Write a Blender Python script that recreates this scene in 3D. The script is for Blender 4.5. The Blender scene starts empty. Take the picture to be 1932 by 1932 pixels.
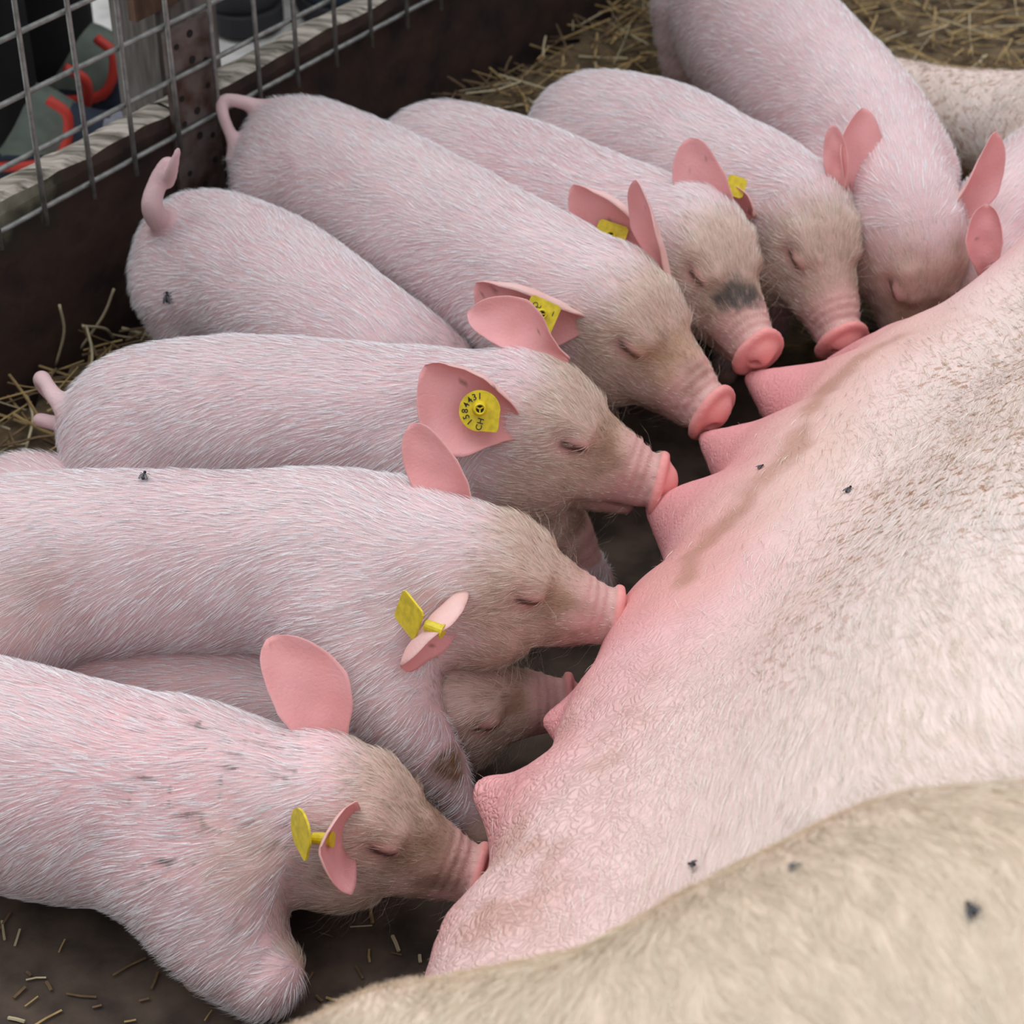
import bpy, math, random
import numpy as np
from mathutils import Vector, Matrix

# ------------------------------------------------------------------ camera, sky, light, exposure
PITCH = math.radians(38.0)
FPX = 4057.0
CH = 1.05
scn = bpy.context.scene
col = scn.collection
cam_d = bpy.data.cameras.new('camera')
cam = bpy.data.objects.new('camera', cam_d)
col.objects.link(cam)
cam.location = (0, 0, CH)
cam.rotation_euler = (math.radians(90) - PITCH, 0, 0)
cam_d.sensor_width = 36.0
cam_d.lens = 36.0 * FPX / 1932.0
cam_d.clip_start = 0.02
cam_d.clip_end = 200
cam_d.dof.use_dof = True
cam_d.dof.focus_distance = 1.38
cam_d.dof.aperture_fstop = 12.0
scn.camera = cam

world = bpy.data.worlds.new('overcast_sky')
scn.world = world
world.use_nodes = True
wn = world.node_tree
wn.nodes.clear()
w_out = wn.nodes.new('ShaderNodeOutputWorld')
w_bg = wn.nodes.new('ShaderNodeBackground')
w_tc = wn.nodes.new('ShaderNodeTexCoord')
w_sep = wn.nodes.new('ShaderNodeSeparateXYZ')
w_ramp = wn.nodes.new('ShaderNodeValToRGB')
wn.links.new(w_tc.outputs['Generated'], w_sep.inputs[0])
wn.links.new(w_sep.outputs['Z'], w_ramp.inputs[0])
wn.links.new(w_ramp.outputs[0], w_bg.inputs[0])
wn.links.new(w_bg.outputs[0], w_out.inputs[0])
w_ramp.color_ramp.elements[0].position = 0.10
w_ramp.color_ramp.elements[0].color = (0.045, 0.043, 0.042, 1)
w_ramp.color_ramp.elements[1].position = 0.85
w_ramp.color_ramp.elements[1].color = (1.0, 1.02, 1.09, 1)
w_bg.inputs[1].default_value = 1.0

sun_d = bpy.data.lights.new('soft_sun', 'SUN')
sun_d.energy = 1.3
sun_d.angle = math.radians(50)
sun_d.color = (1.0, 0.99, 0.97)
sun = bpy.data.objects.new('soft_sun', sun_d)
col.objects.link(sun)
sun.rotation_euler = Vector((-0.28, 0.30, 1.0)).to_track_quat('Z', 'Y').to_euler()

scn.view_settings.view_transform = 'Standard'
scn.view_settings.look = 'None'
scn.view_settings.gamma = 1.0
scn.view_settings.use_curve_mapping = False
scn.view_settings.exposure = 0.08
scn.cycles.use_denoising = True
scn.cycles.max_bounces = 6
scn.cycles.diffuse_bounces = 3
scn.cycles.glossy_bounces = 2
scn.cycles.transmission_bounces = 2
scn.cycles.use_adaptive_sampling = True
scn.cycles.adaptive_threshold = 0.02

# ------------------------------------------------------------------ geometry helpers
rng = np.random.default_rng(7)
CP, SP = math.cos(PITCH), math.sin(PITCH)


def ray(px, py):
    u = (px - 966.0) / FPX
    v = (966.0 - py) / FPX
    return np.array([u, CP + SP * v, -SP + CP * v])


def at(px, py, z):
    d = ray(px, py)
    return np.array([0, 0, CH]) + d * ((CH - z) / -d[2])


VIEW = np.array([0.0, -CP, SP])          # from the scene back towards the photographer


def nrm(v):
    v = np.asarray(v, float)
    return v / max(np.linalg.norm(v), 1e-9)


def hash3(ix, iy, iz, seed):
    n = (ix * 73856093) ^ (iy * 19349663) ^ (iz * 83492791) ^ (seed * 2654435761 % 2147483647)
    n = (n ^ (n >> 13)) & 0x7fffffff
    n = (n * 1274126177 + 12345) & 0x7fffffff
    n = (n ^ (n >> 15)) & 0x7fffffff
    return (n & 0xffff) / 65535.0


def noise3(P, scale, seed=1):
    Q = P * scale + 1000.0
    I = np.floor(Q).astype(np.int64)
    F = Q - I
    F = F * F * (3 - 2 * F)
    out = 0
    for dx in (0, 1):
        wx = F[:, 0] if dx else 1 - F[:, 0]
        for dy in (0, 1):
            wy = F[:, 1] if dy else 1 - F[:, 1]
            for dz in (0, 1):
                wz = F[:, 2] if dz else 1 - F[:, 2]
                out = out + wx * wy * wz * hash3(I[:, 0] + dx, I[:, 1] + dy, I[:, 2] + dz, seed)
    return out * 2 - 1


def fbm(P, scale, seed=1, octs=3):
    a, o, s = 1.0, 0, 0
    for k in range(octs):
        o = o + a * noise3(P, scale * 2 ** k, seed + k)
        s += a
        a *= 0.5
    return o / s


def sstep(a, b, x):
    t = np.clip((x - a) / (b - a), 0, 1)
    return t * t * (3 - 2 * t)


def smin(a, b, k):
    h = np.maximum(k - np.abs(a - b), 0) / k
    return np.minimum(a, b) - h * h * k * 0.25


def smax(a, b, k):
    return -smin(-a, -b, k)


def rcone(P, a, b, r1, r2):
    ba = b - a
    L2 = float(ba @ ba)
    pa = P - a
    t = np.clip((pa @ ba) / max(L2, 1e-12), 0, 1)
    d = pa - t[:, None] * ba
    return np.sqrt((d * d).sum(1)) - (r1 + (r2 - r1) * t)


def ellips(P, c, r):
    q = P - c
    k0 = np.sqrt(((q / r) ** 2).sum(1))
    k1 = np.sqrt(((q / (r * r)) ** 2).sum(1))
    return k0 * (k0 - 1) / np.maximum(k1, 1e-9)


def chain(P, pts, rad):
    d = None
    for i in range(len(pts) - 1):
        e = rcone(P, pts[i], pts[i + 1], rad[i], rad[i + 1])
        d = e if d is None else np.minimum(d, e)
    return d


def blend(d, P, pts, rad, k):
    """Smoothly joins a chain to d in place, only where the points come near it."""
    g = rad.max() + k + .05
    m = ((P > pts.min(0) - g) & (P < pts.max(0) + g)).all(1)
    if m.any():
        d[m] = smin(d[m], chain(P[m], pts, rad), k)


def catmull(pts, n):
    pts = np.asarray(pts, float)
    m = len(pts)
    Q = np.vstack([2 * pts[0] - pts[1], pts, 2 * pts[-1] - pts[-2]])
    out = []
    for i in range(m - 1):
        p0, p1, p2, p3 = Q[i], Q[i + 1], Q[i + 2], Q[i + 3]
        for j in range(n):
            t = j / n
            out.append(0.5 * (2 * p1 + (p2 - p0) * t + (2 * p0 - 5 * p1 + 4 * p2 - p3) * t * t + (3 * p1 - p0 - 3 * p2 + p3) * t ** 3))
    out.append(pts[-1])
    return np.array(out)


def sdf_mesh(f, lo, hi, h, B=8):
    """Surface nets over a block-sparse grid of the distance function f."""
    lo, hi = np.array(lo, float), np.array(hi, float)
    nb = np.ceil((hi - lo) / (h * B)).astype(int)
    n = nb * B
    ax = [lo[i] + (np.arange(nb[i]) + 0.5) * h * B for i in range(3)]
    G = np.stack(np.meshgrid(*ax, indexing='ij'), -1).reshape(-1, 3)
    c = f(G)
    act = np.nonzero(np.abs(c) < h * B * 1.35)[0]
    D = np.repeat(np.repeat(np.repeat(np.sign(c).reshape(nb), B, 0), B, 1), B, 2).astype(np.float32)
    o = np.stack(np.meshgrid(*[np.arange(B)] * 3, indexing='ij'), -1).reshape(-1, 3)
    bi = np.stack(np.unravel_index(act, nb), -1)
    for s in range(0, len(bi), 600):
        I = (bi[s:s + 600, None, :] * B + o[None]).reshape(-1, 3)
        D[I[:, 0], I[:, 1], I[:, 2]] = f(lo + I * h)
    S = D < 0
    cnt = np.zeros(tuple(n - 1), np.int8)
    for dx in (0, 1):
        for dy in (0, 1):
            for dz in (0, 1):
                cnt += S[dx:n[0] - 1 + dx, dy:n[1] - 1 + dy, dz:n[2] - 1 + dz]
    C = np.argwhere((cnt > 0) & (cnt < 8))
    idx = -np.ones(tuple(n - 1), np.int32)
    idx[C[:, 0], C[:, 1], C[:, 2]] = np.arange(len(C))
    acc = np.zeros((len(C), 3))
    num = np.zeros(len(C))
    corners = [(a, b, d) for a in (0, 1) for b in (0, 1) for d in (0, 1)]
    V = {k: D[C[:, 0] + k[0], C[:, 1] + k[1], C[:, 2] + k[2]] for k in corners}
    for k in corners:
        for axn in range(3):
            if k[axn] == 0:
                k2 = tuple(1 if i == axn else k[i] for i in range(3))
                a, b = V[k], V[k2]
                m = (a < 0) != (b < 0)
                t = np.where(m, a / np.where(m, a - b, 1), 0)
                p = np.tile(np.array(k, float), (len(C), 1))
                p[:, axn] = t
                acc += np.where(m[:, None], p, 0)
                num += m
    verts = lo + (C + acc / num[:, None]) * h
    quads = []
    for axn in range(3):
        sl0 = [slice(0, n[i] - 1) for i in range(3)]
        sl1 = list(sl0)
        sl1[axn] = slice(1, n[axn])
        a, b = S[tuple(sl0)], S[tuple(sl1)]
        u, w = (axn + 1) % 3, (axn + 2) % 3
        E = np.argwhere(a != b)
        E = E[(E[:, u] > 0) & (E[:, w] > 0)]
        inside = a[E[:, 0], E[:, 1], E[:, 2]]
        def cell(du, dw):
            Q = E.copy()
            Q[:, u] -= du
            Q[:, w] -= dw
            return idx[Q[:, 0], Q[:, 1], Q[:, 2]]
        q = np.stack([cell(1, 1), cell(0, 1), cell(0, 0), cell(1, 0)], -1)
        q[~inside] = q[~inside][:, ::-1]
        quads.append(q[(q >= 0).all(1)])
    return verts, np.vstack(quads)


def grid_normals(V, F):
    N = np.zeros_like(V)
    fn = np.cross(V[F[:, 2]] - V[F[:, 0]], V[F[:, 3 % F.shape[1]]] - V[F[:, 1]]) if F.shape[1] == 4 else np.cross(V[F[:, 1]] - V[F[:, 0]], V[F[:, 2]] - V[F[:, 0]])
    for k in range(F.shape[1]):
        for a in range(3):
            N[:, a] += np.bincount(F[:, k], fn[:, a], len(V))
    return N / np.maximum(np.linalg.norm(N, axis=1), 1e-12)[:, None]


def relax(V, F, it=1, lam=0.5):
    for _ in range(it):
        S = np.zeros_like(V)
        c = np.zeros(len(V))
        for k in range(4):
            for j in (1, 3):
                o = F[:, (k + j) % 4]
                c += np.bincount(F[:, k], minlength=len(V))
                for a in range(3):
                    S[:, a] += np.bincount(F[:, k], V[o, a], len(V))
        V = V + lam * (S / np.maximum(c, 1)[:, None] - V)
    return V


def make_mesh(name, V, polys, mats, colors=None, mat_idx=None, smooth=True):
    """polys: list of int arrays (n x k); mat_idx: one material index (or array) per entry."""
    me = bpy.data.meshes.new(name)
    me.vertices.add(len(V))
    me.vertices.foreach_set('co', np.asarray(V, np.float32).ravel())
    loops = np.concatenate([p.ravel() for p in polys]).astype(np.int32)
    tot = np.concatenate([np.full(len(p), p.shape[1]) for p in polys]).astype(np.int32)
    start = np.concatenate([[0], np.cumsum(tot)[:-1]]).astype(np.int32)
    me.loops.add(len(loops))
    me.loops.foreach_set('vertex_index', loops)
    me.polygons.add(len(tot))
    me.polygons.foreach_set('loop_start', start)
    me.polygons.foreach_set('loop_total', tot)
    if mat_idx is not None:
        mi = np.concatenate([np.full(len(p), m) if np.isscalar(m) else m for p, m in zip(polys, mat_idx)]).astype(np.int32)
        me.polygons.foreach_set('material_index', mi)
    me.update(calc_edges=True)
    me.polygons.foreach_set('use_smooth', np.full(len(tot), smooth))
    for m in mats:
        me.materials.append(m)
    if colors is not None:
        ca = me.color_attributes.new('tint', 'FLOAT_COLOR', 'POINT')
        c4 = np.ones((len(V), 4), np.float32)
        c4[:, :3] = colors
        ca.data.foreach_set('color', c4.ravel())
    me.validate()
    return me


def link(name, me, parent=None, **props):
    o = bpy.data.objects.new(name, me)
    col.objects.link(o)
    if parent is not None:
        o.parent = parent
    for k, v in props.items():
        o[k] = v
    return o


class MB:
    """Collects plain shapes with a material index each into one mesh."""
    def __init__(s):
        s.v, s.f, s.m, s.n = [], {}, {}, 0

    def add(s, V, faces, m=0):
        V = np.asarray(V, float)
        for f in faces:
            s.f.setdefault(len(f), []).append([i + s.n for i in f])
            s.m.setdefault(len(f), []).append(m)
        s.v.append(V)
        s.n += len(V)

    def box(s, c, size, R=None, m=0, taper=1.0):
        c = np.asarray(c, float)
        x, y, z = np.asarray(size, float) / 2
        V = np.array([[sx * x * (taper if sz > 0 else 1), sy * y * (taper if sz > 0 else 1), sz * z] for sz in (-1, 1) for sy in (-1, 1) for sx in (-1, 1)])
        if R is not None:
            V = V @ np.asarray(R, float).T
        s.add(V + c, [(0, 2, 3, 1), (4, 5, 7, 6), (0, 1, 5, 4), (2, 6, 7, 3), (0, 4, 6, 2), (1, 3, 7, 5)], m)

    def tube(s, pts, rad, n=8, m=0, caps=True):
        pts = np.asarray(pts, float)
        rad = np.full(len(pts), rad) if np.isscalar(rad) else np.asarray(rad)
        T = np.gradient(pts, axis=0)
        T /= np.linalg.norm(T, axis=1)[:, None] + 1e-12
        up = np.array([0, 0, 1.0]) if abs(T[0][2]) < 0.9 else np.array([1.0, 0, 0])
        V = []
        for i in range(len(pts)):
            a = nrm(np.cross(T[i], up))
            b = np.cross(a, T[i])
            up = b
            ang = np.arange(n) * 2 * math.pi / n
            V.append(pts[i] + rad[i] * (np.cos(ang)[:, None] * a + np.sin(ang)[:, None] * b))
        V = np.vstack(V)
        F = [(i * n + j, i * n + (j + 1) % n, (i + 1) * n + (j + 1) % n, (i + 1) * n + j) for i in range(len(pts) - 1) for j in range(n)]
        if caps:
            F.append(tuple(range(n - 1, -1, -1)))
            F.append(tuple(range((len(pts) - 1) * n, len(pts) * n)))
        s.add(V, F, m)

    def ball(s, c, r, R=None, m=0, nu=14, nv=9):
        r = np.full(3, r) if np.isscalar(r) else np.asarray(r, float)
        V = []
        for i in range(1, nv):
            th = math.pi * i / nv
            for j in range(nu):
                ph = 2 * math.pi * j / nu
                V.append([math.sin(th) * math.cos(ph), math.sin(th) * math.sin(ph), math.cos(th)])
        V += [[0, 0, 1], [0, 0, -1]]
        V = np.array(V) * r
        if R is not None:
            V = V @ np.asarray(R, float).T
        F = [(i * nu + j, (i + 1) * nu + j, (i + 1) * nu + (j + 1) % nu, i * nu + (j + 1) % nu) for i in range(nv - 2) for j in range(nu)]
        a, b = (nv - 1) * nu, (nv - 1) * nu + 1
        F += [(a, j, (j + 1) % nu) for j in range(nu)]
        F += [(b, (nv - 2) * nu + (j + 1) % nu, (nv - 2) * nu + j) for j in range(nu)]
        s.add(V + np.asarray(c, float), F, m)

    def prism(s, outline, z0, z1, R, c, m=0):
        n = len(outline)
        V = np.array([[x, y, z0] for x, y in outline] + [[x, y, z1] for x, y in outline]) @ np.asarray(R, float).T + np.asarray(c, float)
        F = [tuple(range(n - 1, -1, -1)), tuple(range(n, 2 * n))] + [(i, (i + 1) % n, n + (i + 1) % n, n + i) for i in range(n)]
        s.add(V, F, m)

    def build(s, name, mats, parent=None, smooth=False, origin=None, colors=None, **props):
        V = np.vstack(s.v)
        if origin is not None:
            V = V - np.asarray(origin, float)
        ks = sorted(s.f)
        me = make_mesh(name, V, [np.array(s.f[k]) for k in ks], mats, colors, [np.array(s.m[k]) for k in ks], smooth)
        o = link(name, me, parent, **props)
        if origin is not None:
            o.location = tuple(origin)
        return o


# ------------------------------------------------------------------ materials
def mat(name):
    m = bpy.data.materials.new(name)
    m.use_nodes = True
    nt = m.node_tree
    return m, nt, nt.nodes['Principled BSDF'], nt.nodes.new, nt.links.new


def simple(name, c, rough=0.7, noise=0.0, scale=40, bump=0.0, metal=0.0, dark=None, detail=6, stretch=None):
    m, nt, b, N, L = mat(name)
    b.inputs['Roughness'].default_value = rough
    b.inputs['Metallic'].default_value = metal
    b.inputs['Base Color'].default_value = (*c, 1)
    if noise or bump:
        tc = N('ShaderNodeTexCoord')
        mp = N('ShaderNodeMapping')
        L(tc.outputs['Object'], mp.inputs[0])
        if stretch:
            mp.inputs['Scale'].default_value = stretch
        n = N('ShaderNodeTexNoise')
        n.inputs['Scale'].default_value = scale
        n.inputs['Detail'].default_value = detail
        L(mp.outputs[0], n.inputs['Vector'])
        if noise:
            r = N('ShaderNodeValToRGB')
            d = dark or tuple(x * (1 - noise) for x in c)
            r.color_ramp.elements[0].color = (*d, 1)
            r.color_ramp.elements[1].color = (*c, 1)
            r.color_ramp.elements[0].position = 0.35
            r.color_ramp.elements[1].position = 0.62
            L(n.outputs['Fac'], r.inputs[0])
            L(r.outputs[0], b.inputs['Base Color'])
        if bump:
            bp = N('ShaderNodeBump')
            bp.inputs['Strength'].default_value = bump
            bp.inputs['Distance'].default_value = 0.004
            L(n.outputs['Fac'], bp.inputs['Height'])
            L(bp.outputs[0], b.inputs['Normal'])
    return m


def skin_mat(name, mottle=0.12, bump=0.35, sss=0.12, rough=0.55, wrinkle=0.0):
    m, nt, b, N, L = mat(name)
    at_ = N('ShaderNodeAttribute')
    at_.attribute_name = 'tint'
    tc = N('ShaderNodeTexCoord')
    n1 = N('ShaderNodeTexNoise')
    n1.inputs['Scale'].default_value = 38
    n1.inputs['Detail'].default_value = 5
    L(tc.outputs['Object'], n1.inputs['Vector'])
    mr = N('ShaderNodeMapRange')
    mr.inputs['To Min'].default_value = 1 - mottle
    mr.inputs['To Max'].default_value = 1 + mottle
    L(n1.outputs['Fac'], mr.inputs['Value'])
    mx = N('ShaderNodeVectorMath')
    mx.operation = 'SCALE'
    L(at_.outputs['Color'], mx.inputs[0])
    L(mr.outputs[0], mx.inputs['Scale'])
    L(mx.outputs[0], b.inputs['Base Color'])
    b.inputs['Roughness'].default_value = rough
    b.inputs['Specular IOR Level'].default_value = 0.35
    b.inputs['Subsurface Weight'].default_value = sss
    b.inputs['Subsurface Radius'].default_value = (1.0, 0.35, 0.25)
    b.inputs['Subsurface Scale'].default_value = 0.006
    n2 = N('ShaderNodeTexNoise')
    n2.inputs['Scale'].default_value = 420
    n2.inputs['Detail'].default_value = 3
    L(tc.outputs['Object'], n2.inputs['Vector'])
    bp = N('ShaderNodeBump')
    bp.inputs['Strength'].default_value = bump
    bp.inputs['Distance'].default_value = 0.0012
    L(n2.outputs['Fac'], bp.inputs['Height'])
    L(bp.outputs[0], b.inputs['Normal'])
    if wrinkle:
        sa = N('ShaderNodeAttribute')
        sa.attribute_name = 'speck'
        sm = N('ShaderNodeMapping')
        sm.inputs['Rotation'].default_value = (0, 0, math.radians(30))
        sm.inputs['Scale'].default_value = (1.0, 1.35, 1.0)
        sn = N('ShaderNodeTexNoise')
        sn.inputs['Scale'].default_value = 150
        sn.inputs['Detail'].default_value = 3
        L(tc.outputs['Object'], sm.inputs[0])
        L(sm.outputs[0], sn.inputs['Vector'])
        st = N('ShaderNodeMapRange')
        st.inputs['From Min'].default_value = .545
        st.inputs['From Max'].default_value = .61
        L(sn.outputs['Fac'], st.inputs['Value'])
        sx = N('ShaderNodeMath')
        sx.operation = 'MULTIPLY'
        L(st.outputs[0], sx.inputs[0])
        L(sa.outputs['Fac'], sx.inputs[1])
        mc = N('ShaderNodeMix')
        mc.data_type = 'RGBA'
        L(sx.outputs[0], mc.inputs['Factor'])
        L(mx.outputs[0], mc.inputs['A'])
        mc.inputs['B'].default_value = (.42, .22, .12, 1)
        L(mc.outputs['Result'], b.inputs['Base Color'])
        vo = N('ShaderNodeTexVoronoi')
        vo.feature = 'DISTANCE_TO_EDGE'
        vo.inputs['Scale'].default_value = 170
        mp = N('ShaderNodeMapping')
        mp.inputs['Rotation'].default_value = (0, 0, math.radians(-20))
        mp.inputs['Scale'].default_value = (0.7, 1.5, 1.2)
        nd = N('ShaderNodeTexNoise')
        nd.inputs['Scale'].default_value = 45
        va = N('ShaderNodeVectorMath')
        va.operation = 'MULTIPLY_ADD'
        va.inputs[1].default_value = (0.03, 0.03, 0.03)
        L(tc.outputs['Object'], nd.inputs['Vector'])
        L(nd.outputs['Color'], va.inputs[0])
        L(tc.outputs['Object'], va.inputs[2])
        L(va.outputs[0], mp.inputs[0])
        L(mp.outputs[0], vo.inputs['Vector'])
        wr = N('ShaderNodeAttribute')
        wr.attribute_name = 'wrinkle'
        cl = N('ShaderNodeMapRange')
        cl.inputs['From Max'].default_value = 0.25
        L(vo.outputs['Distance'], cl.inputs['Value'])
        mu = N('ShaderNodeMath')
        mu.operation = 'MULTIPLY'
        L(cl.outputs[0], mu.inputs[0])
        L(wr.outputs['Fac'], mu.inputs[1])
        b2 = N('ShaderNodeBump')
        b2.inputs['Strength'].default_value = wrinkle
        b2.inputs['Distance'].default_value = 0.0035
        L(mu.outputs[0], b2.inputs['Height'])
        L(bp.outputs[0], b2.inputs['Normal'])
        L(b2.outputs[0], b.inputs['Normal'])
    return m


def hair_mat(name):
    m, nt, b, N, L = mat(name)
    at_ = N('ShaderNodeAttribute')
    at_.attribute_name = 'tint'
    L(at_.outputs['Color'], b.inputs['Base Color'])
    b.inputs['Roughness'].default_value = 0.45
    b.inputs['Specular IOR Level'].default_value = 0.3
    return m


M_SKIN = skin_mat('piglet_skin')
M_HAIR = hair_mat('pig_hair')
M_SOW = skin_mat('sow_skin', mottle=0.10, bump=0.5, sss=0.10, wrinkle=0.5)
M_YELLOW = simple('yellow_plastic', (0.78, 0.62, 0.02), 0.4, 0.25, 220)
M_INK = simple('black_ink', (0.02, 0.02, 0.02), 0.6)
M_HOOF = simple('hoof', (0.16, 0.10, 0.06), 0.7, 0.4, 200)

HAIR = 1.0
# ------------------------------------------------------------------ pigs
def ear_shell(base, tip, face, width, cup=(1.3, 0.55), bend=0.0, side=0.0, point=0.5, ns=28, nt=21, th=0.0030, tipcurl=0.0, sink=0.3, asym=0.0, fold=0.0):
    """A thin cupped ear blade as a closed shell: (vertices, quads, weight of the inner face, 0..1 along the ear)."""
    base, tip = np.asarray(base, float), np.asarray(tip, float)
    a = tip - base
    Ln = np.linalg.norm(a)
    a = a / Ln
    n = nrm(np.asarray(face, float) - (np.asarray(face, float) @ a) * a)
    b = np.cross(a, n)
    s = np.linspace(-0.38, 1.0, ns)
    t = np.linspace(-1, 1, nt)
    ws = np.interp(s, [-0.38, -0.2, 0.0, 0.16, 0.42, 0.65, 0.82, 0.93, 1.0], [0.08, 0.20, 0.50, 0.82, 1.0, 0.86, 0.60 + 0.1 * (1 - point), 0.36 + 0.14 * (1 - point), 0.10]) * width
    th_ = np.interp(s, [0, 1], cup)
    ctr = base + a * (Ln * s)[:, None] + n * (bend * Ln * np.clip(s, 0, 1) ** 2 + tipcurl * Ln * np.clip(s - 0.6, 0, 1) ** 2 * 3)[:, None] + b * (side * Ln * np.sin(np.clip(s, 0, 1) * math.pi))[:, None]
    ctr = ctr - n * (sink * Ln * np.clip(-s, 0, 1))[:, None]
    # the blade's cross-section: its tangent turns with t, and one rim may fold over
    tf = np.linspace(-1, 1, 121)
    wt = np.where(tf > 0, 1 + asym, 1 - asym)
    phi = tf[None, :] * th_[:, None] + fold * sstep(.45, 1.0, tf)[None, :] * np.interp(s, [-.1, .15, .8, 1], [.2, 1, 1, .4])[:, None]
    dx = np.cos(phi) * wt * (tf[1] - tf[0])
    dy = np.sin(phi) * wt * (tf[1] - tf[0])
    xc, yc = np.cumsum(dx, 1), np.cumsum(dy, 1)
    xc, yc = xc - xc[:, 60:61], yc - yc[:, 60:61]
    pick_ = (np.arange(nt) * 120 // (nt - 1))
    x = xc[:, pick_] * ws[:, None]
    y = yc[:, pick_] * ws[:, None]
    ang = phi[:, pick_]
    G = ctr[:, None, :] + x[..., None] * b + y[..., None] * n
    G = G + n * (0.0006 * np.sin(s * 13)[:, None] * np.cos(t * 4)[None, :])[..., None]
    nl = -np.sin(ang)[..., None] * b + np.cos(ang)[..., None] * n
    thick = th * (1 - 0.7 * np.abs(t)[None, :] ** 2) * np.interp(s, [-0.38, 0.0, 0.3, 1], [2.0, 1.5, 1.0, 0.45])[:, None]
    back = G - nl * thick[..., None]
    V = np.vstack([G.reshape(-1, 3), back.reshape(-1, 3)])
    m = ns * nt
    I = np.arange(ns - 1)[:, None] * nt + np.arange(nt - 1)[None, :]
    I = I.ravel()
    # orientation: a x b = ..., front faces n
    F1 = np.stack([I, I + 1, I + nt + 1, I + nt], -1)
    F2 = F1[:, ::-1] + m
    rim = []
    top = [i * nt for i in range(ns)]
    bot = [i * nt + nt - 1 for i in range(ns)]
    for i in range(ns - 1):
        rim.append((top[i], top[i + 1], top[i + 1] + m, top[i] + m))
        rim.append((bot[i + 1], bot[i], bot[i] + m, bot[i + 1] + m))
    for j in range(nt - 1):
        rim.append((j + 1, j, j + m, j + 1 + m))
        k = (ns - 1) * nt + j
        rim.append((k, k + 1, k + 1 + m, k + m))
    F = np.vstack([F1, F2, np.array(rim)])
    # make sure that the front really faces n
    q = V[F1[len(F1) // 2]]
    if np.cross(q[2] - q[0], q[3] - q[1]) @ n < 0:
        F = F[:, ::-1]
    inner = np.concatenate([np.ones(m), np.zeros(m)])
    along = np.tile(np.repeat(s, nt), 2)
    return V, F, inner, along


def strands(P, D, Nn, L, W, lift=0.18, bendz=0.5):
    """Flat tapered hair blades: 5 vertices, a quad and a triangle each."""
    n = len(P)
    roll = rng.normal(0, 0.5, n)[:, None]
    S = np.cross(D, Nn)
    S = S * np.cos(roll) + Nn * np.sin(roll)
    lf = np.broadcast_to(np.asarray(lift, float), (n,))[:, None]
    L = L[:, None]
    W = W[:, None] * 0.5
    p0 = P - Nn * 0.0003
    p1 = P + D * L * 0.5 + Nn * L * lf * 0.75
    p2 = P + D * L + Nn * L * lf * (0.75 + bendz * 0.6)
    V = np.stack([p0 - S * W, p0 + S * W, p1 + S * W * 0.8, p1 - S * W * 0.8, p2], 1).reshape(-1, 3)
    k = np.arange(n) * 5
    quads = np.stack([k, k + 1, k + 2, k + 3], -1)
    tris = np.stack([k + 3, k + 2, k + 4], -1)
    return V, quads, tris


def sample_faces(V, F, n, weight=None):
    a, b, c, d = (V[F[:, i]] for i in range(4))
    area = 0.5 * np.linalg.norm(np.cross(c - a, d - b), axis=1)
    if weight is not None:
        area = area * weight[F].mean(1)
    f = rng.choice(len(F), n, p=area / area.sum())
    u, v = rng.random(n)[:, None], rng.random(n)[:, None]
    w = [(1 - u) * (1 - v), u * (1 - v), u * v, (1 - u) * v]
    return f, w


def lerp(a, b, t):
    return a + (np.asarray(b, float) - a) * t[:, None]


HEAD_Y = {}


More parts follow.
